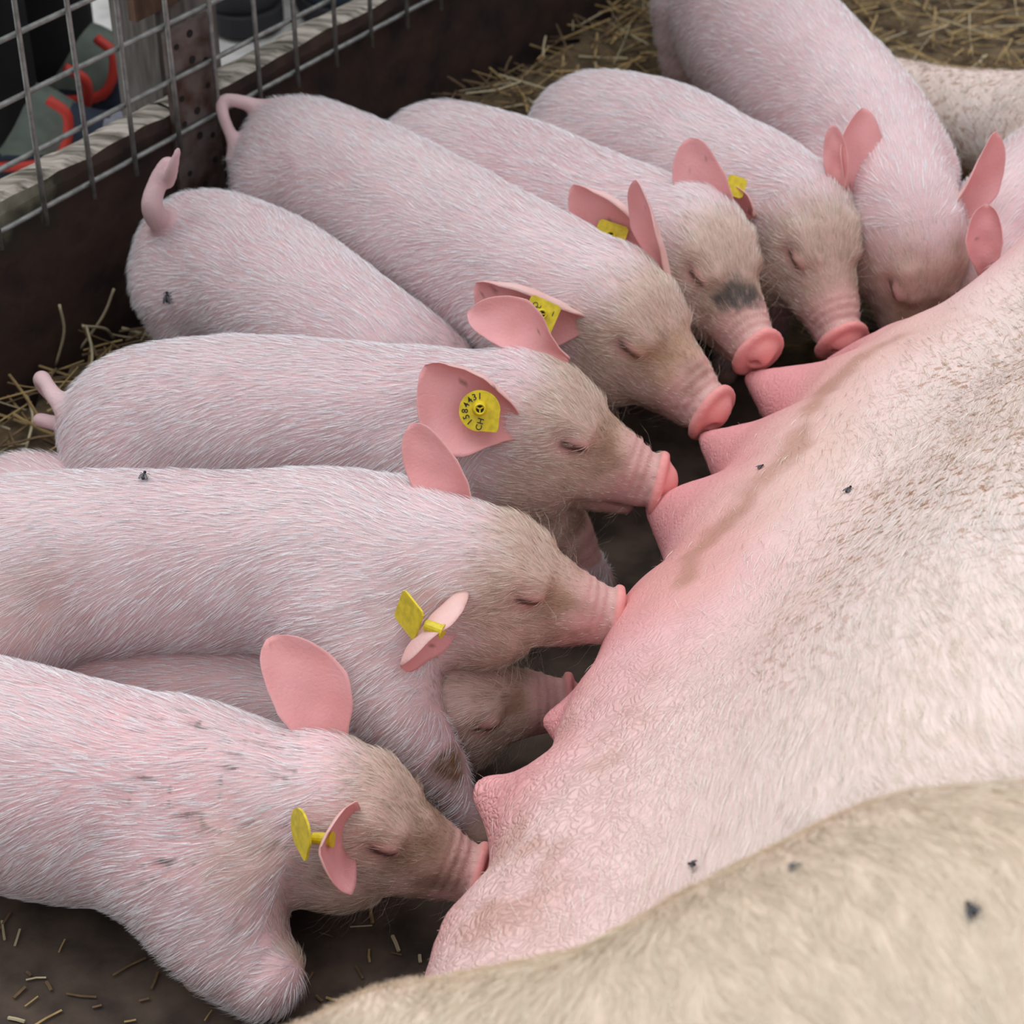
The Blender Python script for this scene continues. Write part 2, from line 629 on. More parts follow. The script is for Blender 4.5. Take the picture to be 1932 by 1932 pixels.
def head_sdf(Q, open_=0.0):
    x, y, z = Q[:, 0], Q[:, 1], Q[:, 2]
    A = lambda *p: np.array(p, float)
    ay = np.abs(y)
    Qm = np.stack([x, ay, z], -1)
    d = ellips(Q, A(.16, 0, .17), A(.38, .31, .30))
    d = smin(d, ellips(Qm, A(.22, .12, -.15), A(.36, .24, .28)), .12)
    d = smin(d, rcone(Q, A(.32, 0, .05), A(.70, 0, .02), .290, .190), .10)
    d = smin(d, rcone(Q, A(.62, 0, .01), A(.95, 0, 0), .185, .138), .05)
    d = smin(d, rcone(Q, A(.28, 0, .21), A(.82, 0, .035), .225, .130), .05)
    # cheeks and upper lips
    d = smin(d, rcone(Qm, A(.42, .12, -.08), A(.62, .085, -.07), .17, .12), .06)
    d = smin(d, rcone(Qm, A(.62, .085, -.065), A(.90, .065, -.055), .105, .085), .04)
    # lower jaw
    dj = rcone(Q, A(.38, 0, -.22), A(.86, 0, -.205 - open_ * .04), .17, .055)
    zm = -.165 - .01 * np.clip((x - .6) / .3, 0, 1) + .05 * sstep(.66, .56, x)
    top = smax(d, -(z - zm + .004), .02)
    w = sstep(.54, .62, x)
    dj2 = smax(dj, (z - zm + .016 + .02 * open_), .02)
    d = smin(d, dj, .09) * (1 - w) + np.minimum(top, dj2) * w
    # brow, socket, lids
    d = smin(d, rcone(Qm, A(.33, .17, .315), A(.50, .140, .265), .070, .05), .07)
    d = smax(d, -ellips(Qm, A(.475, .30, .225), A(.12, .075, .075)), .05)
    d = smin(d, ellips(Qm, A(.455, .207, .226), A(.088, .050, .058)), .022)
    lid = np.minimum(rcone(Qm, A(.372, .258, .228), A(.455, .270, .199), .009, .012), rcone(Qm, A(.455, .270, .199), A(.548, .238, .216), .012, .007))
    d = smax(d, -lid, .008)
    # fold behind the mouth and under the ear
    d = smax(d, -rcone(Qm, A(.50, .30, -.02), A(.56, .27, -.16), .012, .012), .06)
    # wrinkles over the snout
    wr = sstep(.72, .80, x) * sstep(.955, .91, x) * sstep(-.12, .02, z)
    d = d + wr * .0085 * np.sin(x * 2 * math.pi / .052 + 5 * ay)
    # rooting disc
    t = x - .985 + z * .14
    rd = np.sqrt((y / .195) ** 2 + ((z - .010 + .20 * ay) / .185) ** 2)
    dd = smax((rd - 1) * .180, np.abs(t) - .030, .030)
    d = smin(d, dd, .010)
    nost = rcone(Qm, A(1.08, .070, -.020), A(.93, .056, .0), .036, .022)
    d = smax(d, -nost, .012)
    return d


def head_frame(H):
    o = np.asarray(H['occ'], float)
    X = nrm(np.asarray(H['snout'], float) - o)
    up = np.asarray(H.get('up', (0, 0, 1)), float)
    Z = nrm(up - (up @ X) * X)
    Y = np.cross(Z, X)
    return o, X, Y, Z, np.linalg.norm(np.asarray(H['snout'], float) - o)


def px_list(L):
    return np.array([at(a[0], a[1], a[2]) for a in L])


def leg_chain(c, side, r, kind, z_ground=0.0, splay=0.0, back=(0, 0, 0)):
    back = np.asarray(back, float)
    hip = c + side * r * 0.55 + np.array([0, 0, -0.25 * r])
    h = hip[2] - z_ground
    if kind == 'hind':
        pts = [hip, hip + side * .004 + np.array([0, 0, -.42 * h]) - back * .015, hip + np.array([0, 0, -.68 * h]) + back * .022, hip + np.array([0, 0, -.90 * h]) + back * .010, hip + np.array([0, 0, -1.0 * h + .008]) + back * 0.0]
        rad = [.66 * r, .42 * r, .23 * r, .17 * r, .17 * r]
    else:
        pts = [hip, hip + np.array([0, 0, -.40 * h]) + back * .010, hip + np.array([0, 0, -.70 * h]) - back * .006, hip + np.array([0, 0, -.90 * h]), hip + np.array([0, 0, -1.0 * h + .008]) - back * 0.004]
        rad = [.58 * r, .36 * r, .24 * r, .17 * r, .18 * r]
    return np.array(pts), np.array(rad)


def make_pig(spec):
    sp = spec['spine']
    C = px_list(sp)
    R = np.array([a[3] for a in sp])
    H = spec.get('head')
    D = {}
    if H:
        o, X, Y, Z, dist = head_frame(H)
        hl = H.get('size', dist)
        # the neck runs on into the skull
        C = np.vstack([C, o + X * hl * .02])
        R = np.append(R, hl * .36)
    n = 6
    S = catmull(np.column_stack([C, R]), n)
    VS = spec.get('tall', 1.12)
    SC = S[:, :3].copy()
    SC[:, 2] /= VS
    SR = S[:, 3]
    bwd = -np.gradient(S[:, :3], axis=0)
    bwd /= np.linalg.norm(bwd, axis=1)[:, None]
    legs = []
    for L in spec.get('legs', []):
        if isinstance(L, tuple):
            kind, idx, sgn = L
            c = C[idx]
            bk = nrm(C[max(idx - 1, 0)] - C[min(idx + 1, len(C) - 1)])
            bk[2] = 0
            sd = nrm(np.cross([0, 0, 1.0], bk)) * sgn
            legs.append(leg_chain(c, sd, R[idx], kind, back=nrm(bk)))
        else:
            legs.append((px_list(L['pts']), np.array([p[3] for p in L['pts']])))
    legs = [(catmull(np.column_stack([p, r]), 3)) for p, r in legs]
    tail = catmull(np.column_stack([px_list(spec['tail']), [p[3] for p in spec['tail']]]), 5) if 'tail' in spec else None
    bumps = [(at(b[0], b[1], b[2]), b[3]) for b in spec.get('bumps', [])]

    def f(P):
        Q = P.copy()
        Q[:, 2] /= VS
        d = chain(Q, SC, SR)
        for L in legs:
            blend(d, P, L[:, :3], L[:, 3], spec.get('legk', .028))
        for c, r in bumps:
            d = smin(d, np.sqrt(((P - c) ** 2).sum(1)) - r, .03)
        if tail is not None:
            blend(d, P, tail[:, :3], tail[:, 3], .010)
        if H:
            q = (P - o) @ np.stack([X, Y, Z], -1) / hl
            m = (np.abs(q[:, 0] - .4) < 1.1) & (np.abs(q[:, 1]) < .9) & (np.abs(q[:, 2]) < .9)
            if m.any():
                dh = head_sdf(q[m], H.get('open', 0.0)) * hl
                d[m] = smin(d[m], dh, np.float64(.014) * 1.0 * sstep(.55, .15, q[m][:, 0]) + 1e-4)
        return d

    allp = [S[:, :3] - S[:, 3:4] * 1.35, S[:, :3] + S[:, 3:4] * 1.35] + [np.vstack([L[:, :3] - L[:, 3:4] - .004, L[:, :3] + L[:, 3:4] + .004]) for L in legs]
    if tail is not None:
        allp.append(np.vstack([tail[:, :3] - .02, tail[:, :3] + .02]))
    if H:
        allp.append(np.vstack([o + X * hl * 1.1 + s * .03 for s in (-1, 1)] + [o - .55 * hl, o + .55 * hl]))
    allp = np.vstack(allp)
    hres = spec.get('h', 0.0021)
    V, F = sdf_mesh(f, allp.min(0) - .01, allp.max(0) + .01, hres)
    V = relax(V, F, 2, 0.5)
    if spec.get('hair', 30000) > 0:
        V = V + grid_normals(V, F) * (fbm(V, 60, 11, 2) * .0008)[:, None]
    N0 = grid_normals(V, F)
    # nearest spine sample
    near = np.zeros(len(V), int)
    for s in range(0, len(V), 20000):
        near[s:s + 20000] = np.argmin(((V[s:s + 20000, None, :] - S[None, :, :3]) ** 2).sum(2), 1)
    hx = np.full(len(V), -9.0)
    q = np.zeros((len(V), 3))
    if H:
        q = (V - o) @ np.stack([X, Y, Z], -1) / hl
        on = (np.linalg.norm(q * [0.8, 1, 1] - [.35, 0, 0], axis=1) < .75)
        hx = np.where(on, q[:, 0], -9)
    # ---- colours of the skin and the coat
    pink = np.array(spec.get('pink', (.68, .45, .46)))
    col_ = np.tile(pink, (len(V), 1))
    nz = fbm(V, 14, 3, 3)
    nz2 = fbm(V, 45, 9, 3)
    col_ = lerp(col_, (.76, .56, .56), np.clip(.5 + nz, 0, 1))
    coat = np.tile(np.array([.95, .93, .95]), (len(V), 1))
    dens = np.full(len(V), 1.0)
    zlow = sstep(.05, .0, V[:, 2] - 0.012)
    # backs are paler: denser coat along the ridge
    leg_end = np.zeros(len(V))
    for L in legs:
        e = L[-1]
        dd = np.linalg.norm(V - e[:3], axis=1)
        leg_end = np.maximum(leg_end, sstep(e[3] * 2.4, e[3] * 1.0, dd))
    col_ = lerp(col_, (.30, .19, .13), leg_end * .8)
    dens *= 1 - leg_end
    if H:
        face = sstep(.0, .35, hx + nz2 * .15)
        col_ = lerp(col_, (.62, .43, .35), face * .8)
        coat = lerp(coat, (.86, .75, .62), face * np.clip(.95 + nz * .4, 0, 1))
        sn = sstep(.62, .78, hx)
        col_ = lerp(col_, (.66, .37, .35), sn * .8)
        dens *= (1 + 1.3 * face) * (1 - .80 * sn)
        brg = np.exp(-((hx - .62) / .14) ** 2 - ((q[:, 2] - .20) / .13) ** 2) * np.clip(.75 + nz2 * 1.2, 0, 1) * (hx > 0)
        coat = lerp(coat, (.50, .36, .24), brg * H.get('bridge', .8))
        col_ = lerp(col_, (.40, .26, .17), brg * H.get('bridge', .8))
        disc = sstep(.945, .965, hx + q[:, 2] * .08)
        col_ = lerp(col_, (.80, .33, .31), disc)
        dens *= 1 - disc
        ey = np.linalg.norm((np.stack([q[:, 0], np.abs(q[:, 1]), q[:, 2]], -1) - [.46, .25, .212]) * [1, 1, 1.25], axis=1)
        e = sstep(.15, .04, ey) * (hx > 0)
        col_ = lerp(col_, (.52, .27, .24), e * .85)
        dens *= 1 - .85 * e
        slit = sstep(.036, .012, np.abs(q[:, 2] - .210)) * sstep(.09, .05, np.abs(q[:, 0] - .455)) * (np.abs(q[:, 1]) > .20) * (hx > 0)
        col_ = lerp(col_, (.10, .05, .04), slit * .9)
        mouth = sstep(.030, .008, np.abs(q[:, 2] + .175)) * sstep(.57, .64, hx) * sstep(.96, .93, hx)
        col_ = lerp(col_, (.30, .08, .08), mouth * .75)
        dirt = sstep(.10, .95, nz2 + H.get('dirt', .1) + .45 * sstep(.28, .0, np.abs(hx - .70)) - .35) * (hx > .25) * (1 - disc)
        col_ = lerp(col_, (.26, .16, .10), dirt * .75)
        coat = lerp(coat, (.42, .30, .20), dirt * .8)
        nos = (np.linalg.norm(np.stack([q[:, 0] - .99, np.abs(q[:, 1]) - .058, q[:, 2] + .012], -1) * [1, 1, 1], axis=1) < .046) & (q[:, 0] < 1.0) & (hx > .8)
        col_[nos] = (.22, .07, .06)
    if tail is not None:
        dt = np.full(len(V), 9.0)
        for s_ in tail[2:]:
            dt = np.minimum(dt, np.linalg.norm(V - s_[:3], axis=1) - s_[3])
        dens *= 1 - sstep(.006, .002, dt)
    for (bx, by, bz, br, thr) in spec.get('flecks', []):
        dd = np.linalg.norm(V - at(bx, by, bz), axis=1)
        fl = sstep(thr, thr + .08, noise3(V * [1, 1, 1], 210, 17) + .25 * noise3(V, 60, 19)) * sstep(br, br * .5, dd)
        coat = lerp(coat, (.10, .09, .08), fl)
        col_ = lerp(col_, (.20, .15, .13), fl * .7)
    for (bx, by, bz, br, bc, ba) in spec.get('patches', []):
        dd = np.linalg.norm(V - (at(bx, by, bz) if not isinstance(bx, np.ndarray) else bx), axis=1)
        pw = sstep(br, br * .4, dd + nz2 * br * .9) * ba * np.clip(1.15 + fbm(V, 190, 23, 2) * 1.3, 0, 1)
        col_ = lerp(col_, bc, pw)
        coat = lerp(coat, bc, pw * .8)
    # ---- join the ears
    Vs, Fs, Cs = [V], [F], [col_]
    off = len(V)
    for E in spec.get('ears', []):
        EV, EF, inn, al = ear_shell(**E)
        c = np.tile(np.array([.80, .47, .45]), (len(EV), 1))
        c = lerp(c, (.78, .36, .37), inn * .85)
        c = lerp(c, (.86, .62, .58), (1 - inn) * .5)
        rimw = np.clip(fbm(EV, 60, 5, 2) + .4, 0, 1)
        c = lerp(c, (.78, .30, .26), rimw * .35)
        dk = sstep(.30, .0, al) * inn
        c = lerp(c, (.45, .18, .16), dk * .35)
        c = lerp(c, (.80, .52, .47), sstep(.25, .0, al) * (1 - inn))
        sp_ = sstep(.62, .72, fbm(EV, 160, 8, 2))
        c = lerp(c, (.22, .13, .10), sp_ * .8)
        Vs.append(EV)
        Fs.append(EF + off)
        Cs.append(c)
        off += len(EV)
        # short fuzz on the back of the ear
    polys = [np.vstack(Fs)]
    mi = [0]
    nh = int(spec.get('hair', 30000) * HAIR * 1.5)
    if nh:
        f_, w = sample_faces(V, F, nh, dens)
        pick = lambda A: sum(w[i] * A[F[f_, i]] for i in range(4))
        P = pick(V)
        Nn = pick(N0)
        Nn /= np.linalg.norm(Nn, axis=1)[:, None]
        cc = pick(coat)
        k = near[F[f_, 0]]
        Dv = bwd[k].copy()
        if H:
            qh = (P - o) @ X / hl
            onh = hx[F[f_, 0]] > 0.05
            Dv[onh] = -X + 0.0 * Dv[onh]
            qz = (P - o) @ Z / hl
            Dv[onh] += Z * (-.45 * np.sign(qz[onh] - .1) * np.abs((P[onh] - o) @ Y / hl * 2))[:, None] * .8
        else:
            onh = np.zeros(nh, bool)
        side = 1 - np.abs(Nn[:, 2])
        Dv[:, 2] -= .95 * side * (~onh)
        # slow swirls that clump the coat
        sw = np.stack([fbm(P, 22, 31, 2), fbm(P, 22, 41, 2), fbm(P, 22, 51, 2)], -1)
        fine = np.stack([noise3(P, 130, 61), noise3(P, 130, 71), noise3(P, 130, 81)], -1)
        Dv = Dv + sw * .42 + fine * .16 + rng.normal(0, .055, (nh, 3))
        Dv -= (Dv * Nn).sum(1)[:, None] * Nn
        Dv /= np.linalg.norm(Dv, axis=1)[:, None] + 1e-9
        Lh = rng.uniform(.008, .015, nh) * np.where(onh, .72, 1.0) * spec.get('hl', 1.0)
        hxx = hx[F[f_, 0]]
        lift_ = np.where(onh, .20, .13)
        Lh *= np.where(hxx > .6, .55, 1.0)
        Wh = rng.uniform(.00016, .00034, nh)
        if H and spec.get('whiskers', True):
            cand = np.nonzero((hx[F[f_, 0]] > .35) & (hx[F[f_, 0]] < .96))[0]
            wk = rng.choice(cand, min(420, len(cand)), replace=False)
            Lh[wk] = rng.uniform(.009, .020, len(wk))
            Wh[wk] *= .55
            lift_[wk] = rng.uniform(.5, 1.3, len(wk))
        HV, HQ, HT = strands(P, Dv, Nn, Lh, Wh, lift=lift_)
        bright = rng.uniform(.80, 1.08, nh)
        brown = onh & (rng.random(nh) < .10)
        cc[brown] = cc[brown] * [.62, .52, .42]
        hc = np.repeat(np.clip(cc * bright[:, None], 0, .97), 5, 0)
        Vs.append(HV)
        Cs.append(hc)
        polys += [HQ + off, HT + off]
        mi += [1, 1]
    Vall = np.vstack(Vs)
    org = np.array([S[len(S) // 2, 0], S[len(S) // 2, 1], 0.0])
    me = make_mesh('piglet', Vall - org, polys, [M_SKIN, M_HAIR], np.vstack(Cs), mi)
    ob = link('piglet', me, label=spec['label'], category='piglet')
    if spec.get('group', True):
        ob['group'] = 'piglets suckling along the udder'
    ob.location = tuple(org)
    return ob, org


def glyphs(ch, size):
    cu = bpy.data.curves.new('glyph', 'FONT')
    cu.body = ch
    cu.size = size
    cu.align_x = 'CENTER'
    cu.align_y = 'CENTER'
    cu.extrude = size * .03
    cu.offset = size * .004
    cu.resolution_u = 3
    ob = bpy.data.objects.new('glyph', cu)
    me = bpy.data.meshes.new_from_object(ob)
    V = np.array([v.co[:] for v in me.vertices])
    F = [tuple(p.vertices) for p in me.polygons]
    bpy.data.objects.remove(ob)
    bpy.data.curves.remove(cu)
    bpy.data.meshes.remove(me)
    return V, F


def ear_tag(parent, org, c, normal, up, r=.0135, kind='round', text=(), button=True, tab=-50):
    """c: centre in the world, normal: the way its face looks."""
    Zt = nrm(normal)
    Yt = nrm(np.asarray(up, float) - (np.asarray(up, float) @ Zt) * Zt)
    Xt = np.cross(Yt, Zt)
    Rm = np.stack([Xt, Yt, Zt], -1)
    c = np.asarray(c, float) - org
    mb = MB()
    if kind == 'round':
        pts = []
        for i in range(40):
            a = 2 * math.pi * i / 40
            da = (math.degrees(a) - tab + 180) % 360 - 180
            rr = r
            if abs(da) < 45:
                rr = r / max(math.cos(math.radians(45 - abs(da))), .01) * .97
            pts.append((rr * math.cos(a), rr * math.sin(a)))
        out = pts
    else:
        w, h_ = r * .95, r * 1.0
        out = [(w, -h_ + .002), (w, h_ - .002), (w - .002, h_), (-w + .002, h_), (-w, h_ - .002), (-w, -h_ + .002), (-w + .002, -h_), (w - .002, -h_)]
    mb.prism(out, -.0007, .0007, Rm, c)
    # the wearing marks: a fine dirty rim
    tg = mb.build('ear_tag', [M_YELLOW], parent, label='yellow plastic ear tag')
    if button:
        bb = MB()
        bx = c + Rm @ np.array([0.0, r * .12, 0])
        ang = [2 * math.pi * i / 24 for i in range(24)]
        prof = [(r * .38, .0005), (r * .33, .0022), (r * .28, .0042), (r * .30, .0068), (r * .24, .0074), (r * .19, .0066), (r * .19, .0045)]
        V, F = [], []
        for rr, zz in prof:
            for a in ang:
                V.append(bx + Rm @ np.array([rr * math.cos(a), rr * math.sin(a), zz]))
        for i in range(len(prof) - 1):
            for j in range(24):
                F.append((i * 24 + j, i * 24 + (j + 1) % 24, (i + 1) * 24 + (j + 1) % 24, (i + 1) * 24 + j))
        bb.add(V, F, 0)
        bb.prism([(r * .19 * math.cos(a), r * .19 * math.sin(a)) for a in ang], .004, .0046, Rm, bx, 1)
        for k in range(3):
            a = 2 * math.pi * k / 3 + .5
            d = np.array([math.cos(a), math.sin(a)])
            p = np.array([-d[1], d[0]]) * r * .035
            q = [tuple(-p), tuple(d * r * .19 - p), tuple(d * r * .19 + p), tuple(p)]
            bb.prism(q, .0046, .0060, Rm, bx, 0)
        bb.build('tag_button', [M_YELLOW, M_INK], tg, smooth=False)
    if text:
        tb = MB()
        for ch, x, y, rot, sz in text:
            V, F = glyphs(ch, sz * r)
            if not len(V):
                continue
            cr, sr = math.cos(math.radians(rot)), math.sin(math.radians(rot))
            W = np.stack([V[:, 0] * cr - V[:, 1] * sr + x * r, V[:, 0] * sr + V[:, 1] * cr + y * r, V[:, 2] + .0009], -1)
            tb.add(W @ Rm.T + c, F, 0)
        tb.build('printed_number', [M_INK], tg)
    return tg


def tag_stud(parent, org, c, d, ln=.007, r=.0038):
    """The round pin head of a tag on the other face of the ear."""
    c = np.asarray(c, float) - org
    d = nrm(d)
    mb = MB()
    mb.tube([c - d * ln, c - d * ln * .2, c + d * ln * .6], [r * .9, r, r], 14)
    mb.tube([c + d * ln * .6, c + d * ln * .75], [r * 1.25, r * 1.25], 14)
    return mb.build('ear_tag', [M_YELLOW], parent, smooth=False, label='pin head of the yellow ear tag')


def head_of(occ, sn, size=None, up=(0, 0, 1), dirt=.1, open_=0.0):
    d = {'occ': at(*occ), 'snout': at(*sn), 'up': up, 'dirt': dirt, 'open': open_}
    if size:
        d['size'] = size
    return d


def hp(H, x, y, z):
    """A point given in head lengths along, across and above a head."""
    o, X, Y, Z, dist = head_frame(H)
    hl = H.get('size', dist)
    return o + hl * (x * X + y * Y + z * Z)


CAM = np.array([0, 0, CH])


def pxd(px, py, ref, toward=0.0):
    """The point seen at (px, py) as far from the photographer as ref, less a step towards the photographer."""
    AX = np.array([0, CP, -SP])
    dep = (np.asarray(ref) - CAM) @ AX - toward
    return CAM + ray(px, py) * dep


def ear(H, local, basepx, tippx, face, width, lift=0.0, tip_lift=0.012, **k):
    r_ = hp(H, *local)
    b = pxd(*basepx, r_, lift)
    return dict(base=b, tip=pxd(*tippx, b, tip_lift), face=face, width=width, **k)

HIND2 = [('hind', 1, 1), ('hind', 1, -1)]
FORE2 = [('fore', -2, 1), ('fore', -2, -1)]

# A: kneeling piglet in the lower left
H = HA = head_of((560, 1525, .095), (898, 1650, .055), size=.121, up=(.10, -.08, 1), dirt=.22, open_=.6)
pigA = make_pig(dict(
    label='kneeling piglet at the lower left with flecked back and folded foreleg on the bare floor',
    spine=[(-330, 1370, .10, .045), (-230, 1385, .095, .060), (-70, 1440, .095, .066), (80, 1480, .095, .0665), (220, 1505, .095, .064), (350, 1520, .095, .061), (460, 1528, .095, .053)],
    head=H,
    legs=HIND2 + [('fore', -2, 1), {'pts': [(345, 1640, .080, .043), (400, 1740, .055, .037), (470, 1815, .036, .0285), (495, 1845, .030, .0245), (440, 1850, .016, .017), (380, 1835, .012, .013)]}],
    ears=[ear(H, (.12, .22, .30), (622, 1395), (512, 1205), VIEW + [.25, 0, 0], .0265, cup=(1.0, .35), side=.06, point=.4, bend=-.1),
          ear(H, (.16, -.29, .16), (655, 1590), (590, 1605), (1.0, -.25, .15), .031, tip_lift=.045, cup=(1.0, .7), bend=.10, point=.1)],
    pink=(.78, .46, .47),
    flecks=[(430, 1500, .15, .10, .66)],
    patches=[(480, 1600, .12, .04, (.80, .60, .45), .35)],
    hair=42000))
ear_tag(pigA[0], pigA[1], pxd(568, 1568, hp(HA, .10, -.38, .18), .03), (-.9, -.45, .2), (0, 0, 1), kind='round', r=.0135, button=False)
tag_stud(pigA[0], pigA[1], pxd(612, 1583, hp(HA, .16, -.38, .2), .02), (1, -.2, .1))

# D: piglet standing over another
H = HD = head_of((830, 1085, .170), (1163, 1165, .140), size=.1195, up=(-.1, -.10, 1), dirt=.25)
pigD = make_pig(dict(
    label='piglet standing with one foreleg stretched over a lower piglet, its tagged ear drooping',
    spine=[(-190, 1110, .13, .040), (-110, 1100, .14, .054), (0, 1082, .148, .0585), (150, 1070, .152, .0585), (300, 1062, .155, .0565), (450, 1062, .157, .0555), (600, 1060, .160, .057), (715, 1070, .165, .056), (790, 1078, .170, .050)],
    head=H,
    legs=[('hind', 2, 1), ('hind', 2, -1), ('fore', -3, 1),
          {'pts': [(668, 1180, .140, .050), (722, 1290, .118, .036), (775, 1375, .094, .0245), (832, 1448, .068, .0175), (862, 1500, .050, .0125), (882, 1545, .034, .0115), (905, 1580, .024, .0110)]}],
    ears=[ear(H, (.10, .20, .33), (868, 950), (775, 802), VIEW + [-.1, 0, 0], .0180, cup=(1.0, .35), side=-.05, point=.2, bend=-.05),
          ear(H, (.12, -.30, .18), (862, 1130), (738, 1238), (.40, -.75, -.45), .0290, tip_lift=.020, cup=(1.3, .8), bend=.10, point=.2, tipcurl=.12)],
    patches=[(866, 1462, .078, .021, (.20, .11, .05), 1.0), (60, 1130, .17, .05, (.55, .36, .30), .4)],
    hair=42000))
ear_tag(pigD[0], pigD[1], pxd(772, 1160, hp(HD, .0, -.38, .18), .015), (-.8, -.6, .2), (.35, 0, 1), kind='square', r=.012, button=False)
tag_stud(pigD[0], pigD[1], pxd(822, 1186, hp(HD, .12, -.36, .18), .025), (.9, -.4, -.1))

# B: dark-lit piglet underneath
H = HB = head_of((765, 1335, .070), (1070, 1325, .066), size=.112, up=(-.05, -.42, 1), dirt=.2)
pigB = make_pig(dict(
    label='low piglet squeezed beneath the standing one, only its shaded face and flank showing',
    spine=[(40, 1290, .060, .040), (150, 1290, .062, .050), (300, 1300, .063, .051), (450, 1310, .063, .050), (600, 1330, .063, .050), (700, 1340, .066, .047)],
    head=H, tall=1.05, pink=(.72, .42, .40),
    legs=[{'pts': [(700, 1450, .045, .032), (780, 1530, .032, .020), (840, 1560, .020, .014)]}],
    ears=[dict(base=hp(H, .10, -.30, .12), tip=hp(H, -.25, -.48, .1), face=(.2, -.8, .4), width=.022)],
    hair=20000))
ear_tag(pigB[0], pigB[1], pxd(768, 1288, hp(HB, .0, -.3, .2), .02), VIEW + [-.5, 0, 0], (.4, 0, 1), kind='square', r=.010, button=False)

# C: piglet with the numbered tag
H = HC = head_of((925, 798, .165), (1246, 912, .128), size=.1285, up=(-.05, .02, 1), dirt=.05, open_=.4)
pigC = make_pig(dict(
    label='piglet with a round numbered yellow tag in its broad ear, snout lifted at a teat',
    spine=[(205, 838, .115, .034), (262, 812, .130, .0535), (400, 806, .138, .0605), (550, 808, .142, .0605), (700, 815, .147, .058), (820, 812, .155, .054)],
    head=H,
    legs=HIND2 + [('fore', -2, 1), {'pts': [(930, 935, .110, .034), (1040, 985, .080, .026), (1090, 1050, .050, .017), (1128, 1100, .025, .013), (1140, 1120, .014, .012)]}],
    tail=[(215, 815, .125, .010), (130, 770, .125, .0065), (85, 730, .135, .0065), (82, 718, .150, .006), (120, 775, .150, .006), (125, 800, .125, .006), (75, 792, .118, .0055)],
    ears=[ear(H, (.14, .24, .38), (1025, 655), (885, 588), VIEW + [.0, 0, .2], .0215, cup=(1.1, .4), side=.08, point=.3, bend=-.05),
          ear(H, (.10, -.30, .20), (950, 790), (797, 694), VIEW + [-.05, 0, .0], .037, lift=.008, tip_lift=.014, cup=(.75, .45), side=-.02, point=1.0, bend=.04, asym=-.25, fold=1.5, sink=.35)],
    hair=42000))
T = [(c, .70 * math.cos(math.radians(g)), .70 * math.sin(math.radians(g)), g - 90, .44) for c, g in zip('1584431', (226, 202, 178, 154, 131, 109, 88))]
ear_tag(pigC[0], pigC[1], pxd(905, 775, hp(HC, .10, -.30, .20), .024), VIEW + [.05, -.1, -.1], (0, 0, 1), r=.0140, kind='round', text=T + [('C', -.06, -.80, 72, .42), ('H', .04, -.50, 72, .42)], tab=-52)

# F: half hidden behind C
H = HF = head_of((845, 765, .075), (1110, 905, .045), size=.115, dirt=.1)
pigF = make_pig(dict(
    label='piglet whose head disappears behind the numbered one, with a bent upright tail near the board',
    spine=[(335, 500, .125, .036), (390, 498, .135, .0545), (510, 555, .140, .0595), (640, 645, .138, .0570), (760, 720, .120, .052)],
    head=H,
    legs=HIND2 + FORE2,
    tail=[(320, 430, .175, .011), (287, 395, .205, .0085), (297, 345, .225, .0070), (315, 310, .238, .006), (322, 318, .235, .0055), (316, 345, .222, .005), (325, 320, .240, .0045), (336, 283, .258, .0025)],
    hair=36000))

# E
H = HE = head_of((1118, 572, .170), (1360, 790, .122), size=.128, up=(.10, -.22, 1), dirt=.12, open_=.4)
pigE = make_pig(dict(
    label='long piglet with a square yellow tag and a looped tail against the wooden board',
    spine=[(525, 292, .140, .034), (572, 312, .150, .0535), (700, 380, .155, .0600), (830, 458, .158, .0625), (960, 530, .160, .0620), (1050, 562, .165, .056)],
    head=H,
    legs=HIND2 + FORE2,
    tail=[(535, 225, .185, .012), (490, 203, .192, .0072), (445, 190, .200, .0058), (421, 192, .200, .0056), (420, 215, .192, .0054), (431, 245, .180, .0050), (440, 275, .168, .0046), (434, 303, .158, .0030)],
    ears=[ear(H, (.12, .26, .35), (1246, 485), (1218, 335), VIEW * .5 + [-.9, 0, .1], .0175, sink=0, cup=(1.2, .6), side=-.05, bend=.16, point=.4),
          ear(H, (.10, -.28, .20), (1072, 602), (897, 540), VIEW + [0, 0, -.55], .033, lift=.008, tip_lift=.014, cup=(.9, .5), bend=-.04, side=.0, point=1.0, asym=-.30, fold=1.6, sink=.35)],
    patches=[(1255, 660, .17, .03, (.48, .30, .17), .5)],
    hair=42000))
ear_tag(pigE[0], pigE[1], pxd(1019, 597, hp(HE, .10, -.28, .20), .030), VIEW + [.1, -.1, 0], (.45, .2, 1), r=.0125, kind='square', text=[('C', -.55, .50, 0, .42), ('H', -.30, .42, 0, .42), ('1', .62, .42, 0, .42)])

# G
H = HG = head_of((1288, 455, .172), (1447, 686, .128), size=.120, up=(.20, -.22, 1), dirt=.28, open_=.5)
pigG = make_pig(dict(
    label='piglet with a dark muddy smudge above its snout and flat nostrils facing out',
    spine=[(770, 318, .135, .036), (830, 322, .145, .0535), (960, 368, .152, .0600), (1090, 425, .155, .0600), (1190, 455, .160, .0560)],
    head=H,
    legs=HIND2 + FORE2,
    ears=[ear(H, (.12, .28, .33), (1360, 405), (1298, 262), VIEW + [-.2, 0, .1], .0225, cup=(1.0, .4), side=-.08, point=.2, bend=-.05),
          ear(H, (.08, -.28, .24), (1215, 455), (1078, 355), VIEW + [-.1, 0, -.6], .028, lift=.004, tip_lift=.015, cup=(.9, .5), bend=-.05, side=.04, point=1.0, asym=-.25, fold=1.5)],
    patches=[(hp(HG, .66, -.04, .19), 0, 0, .019, (.05, .045, .04), .95)],
    hair=34000))
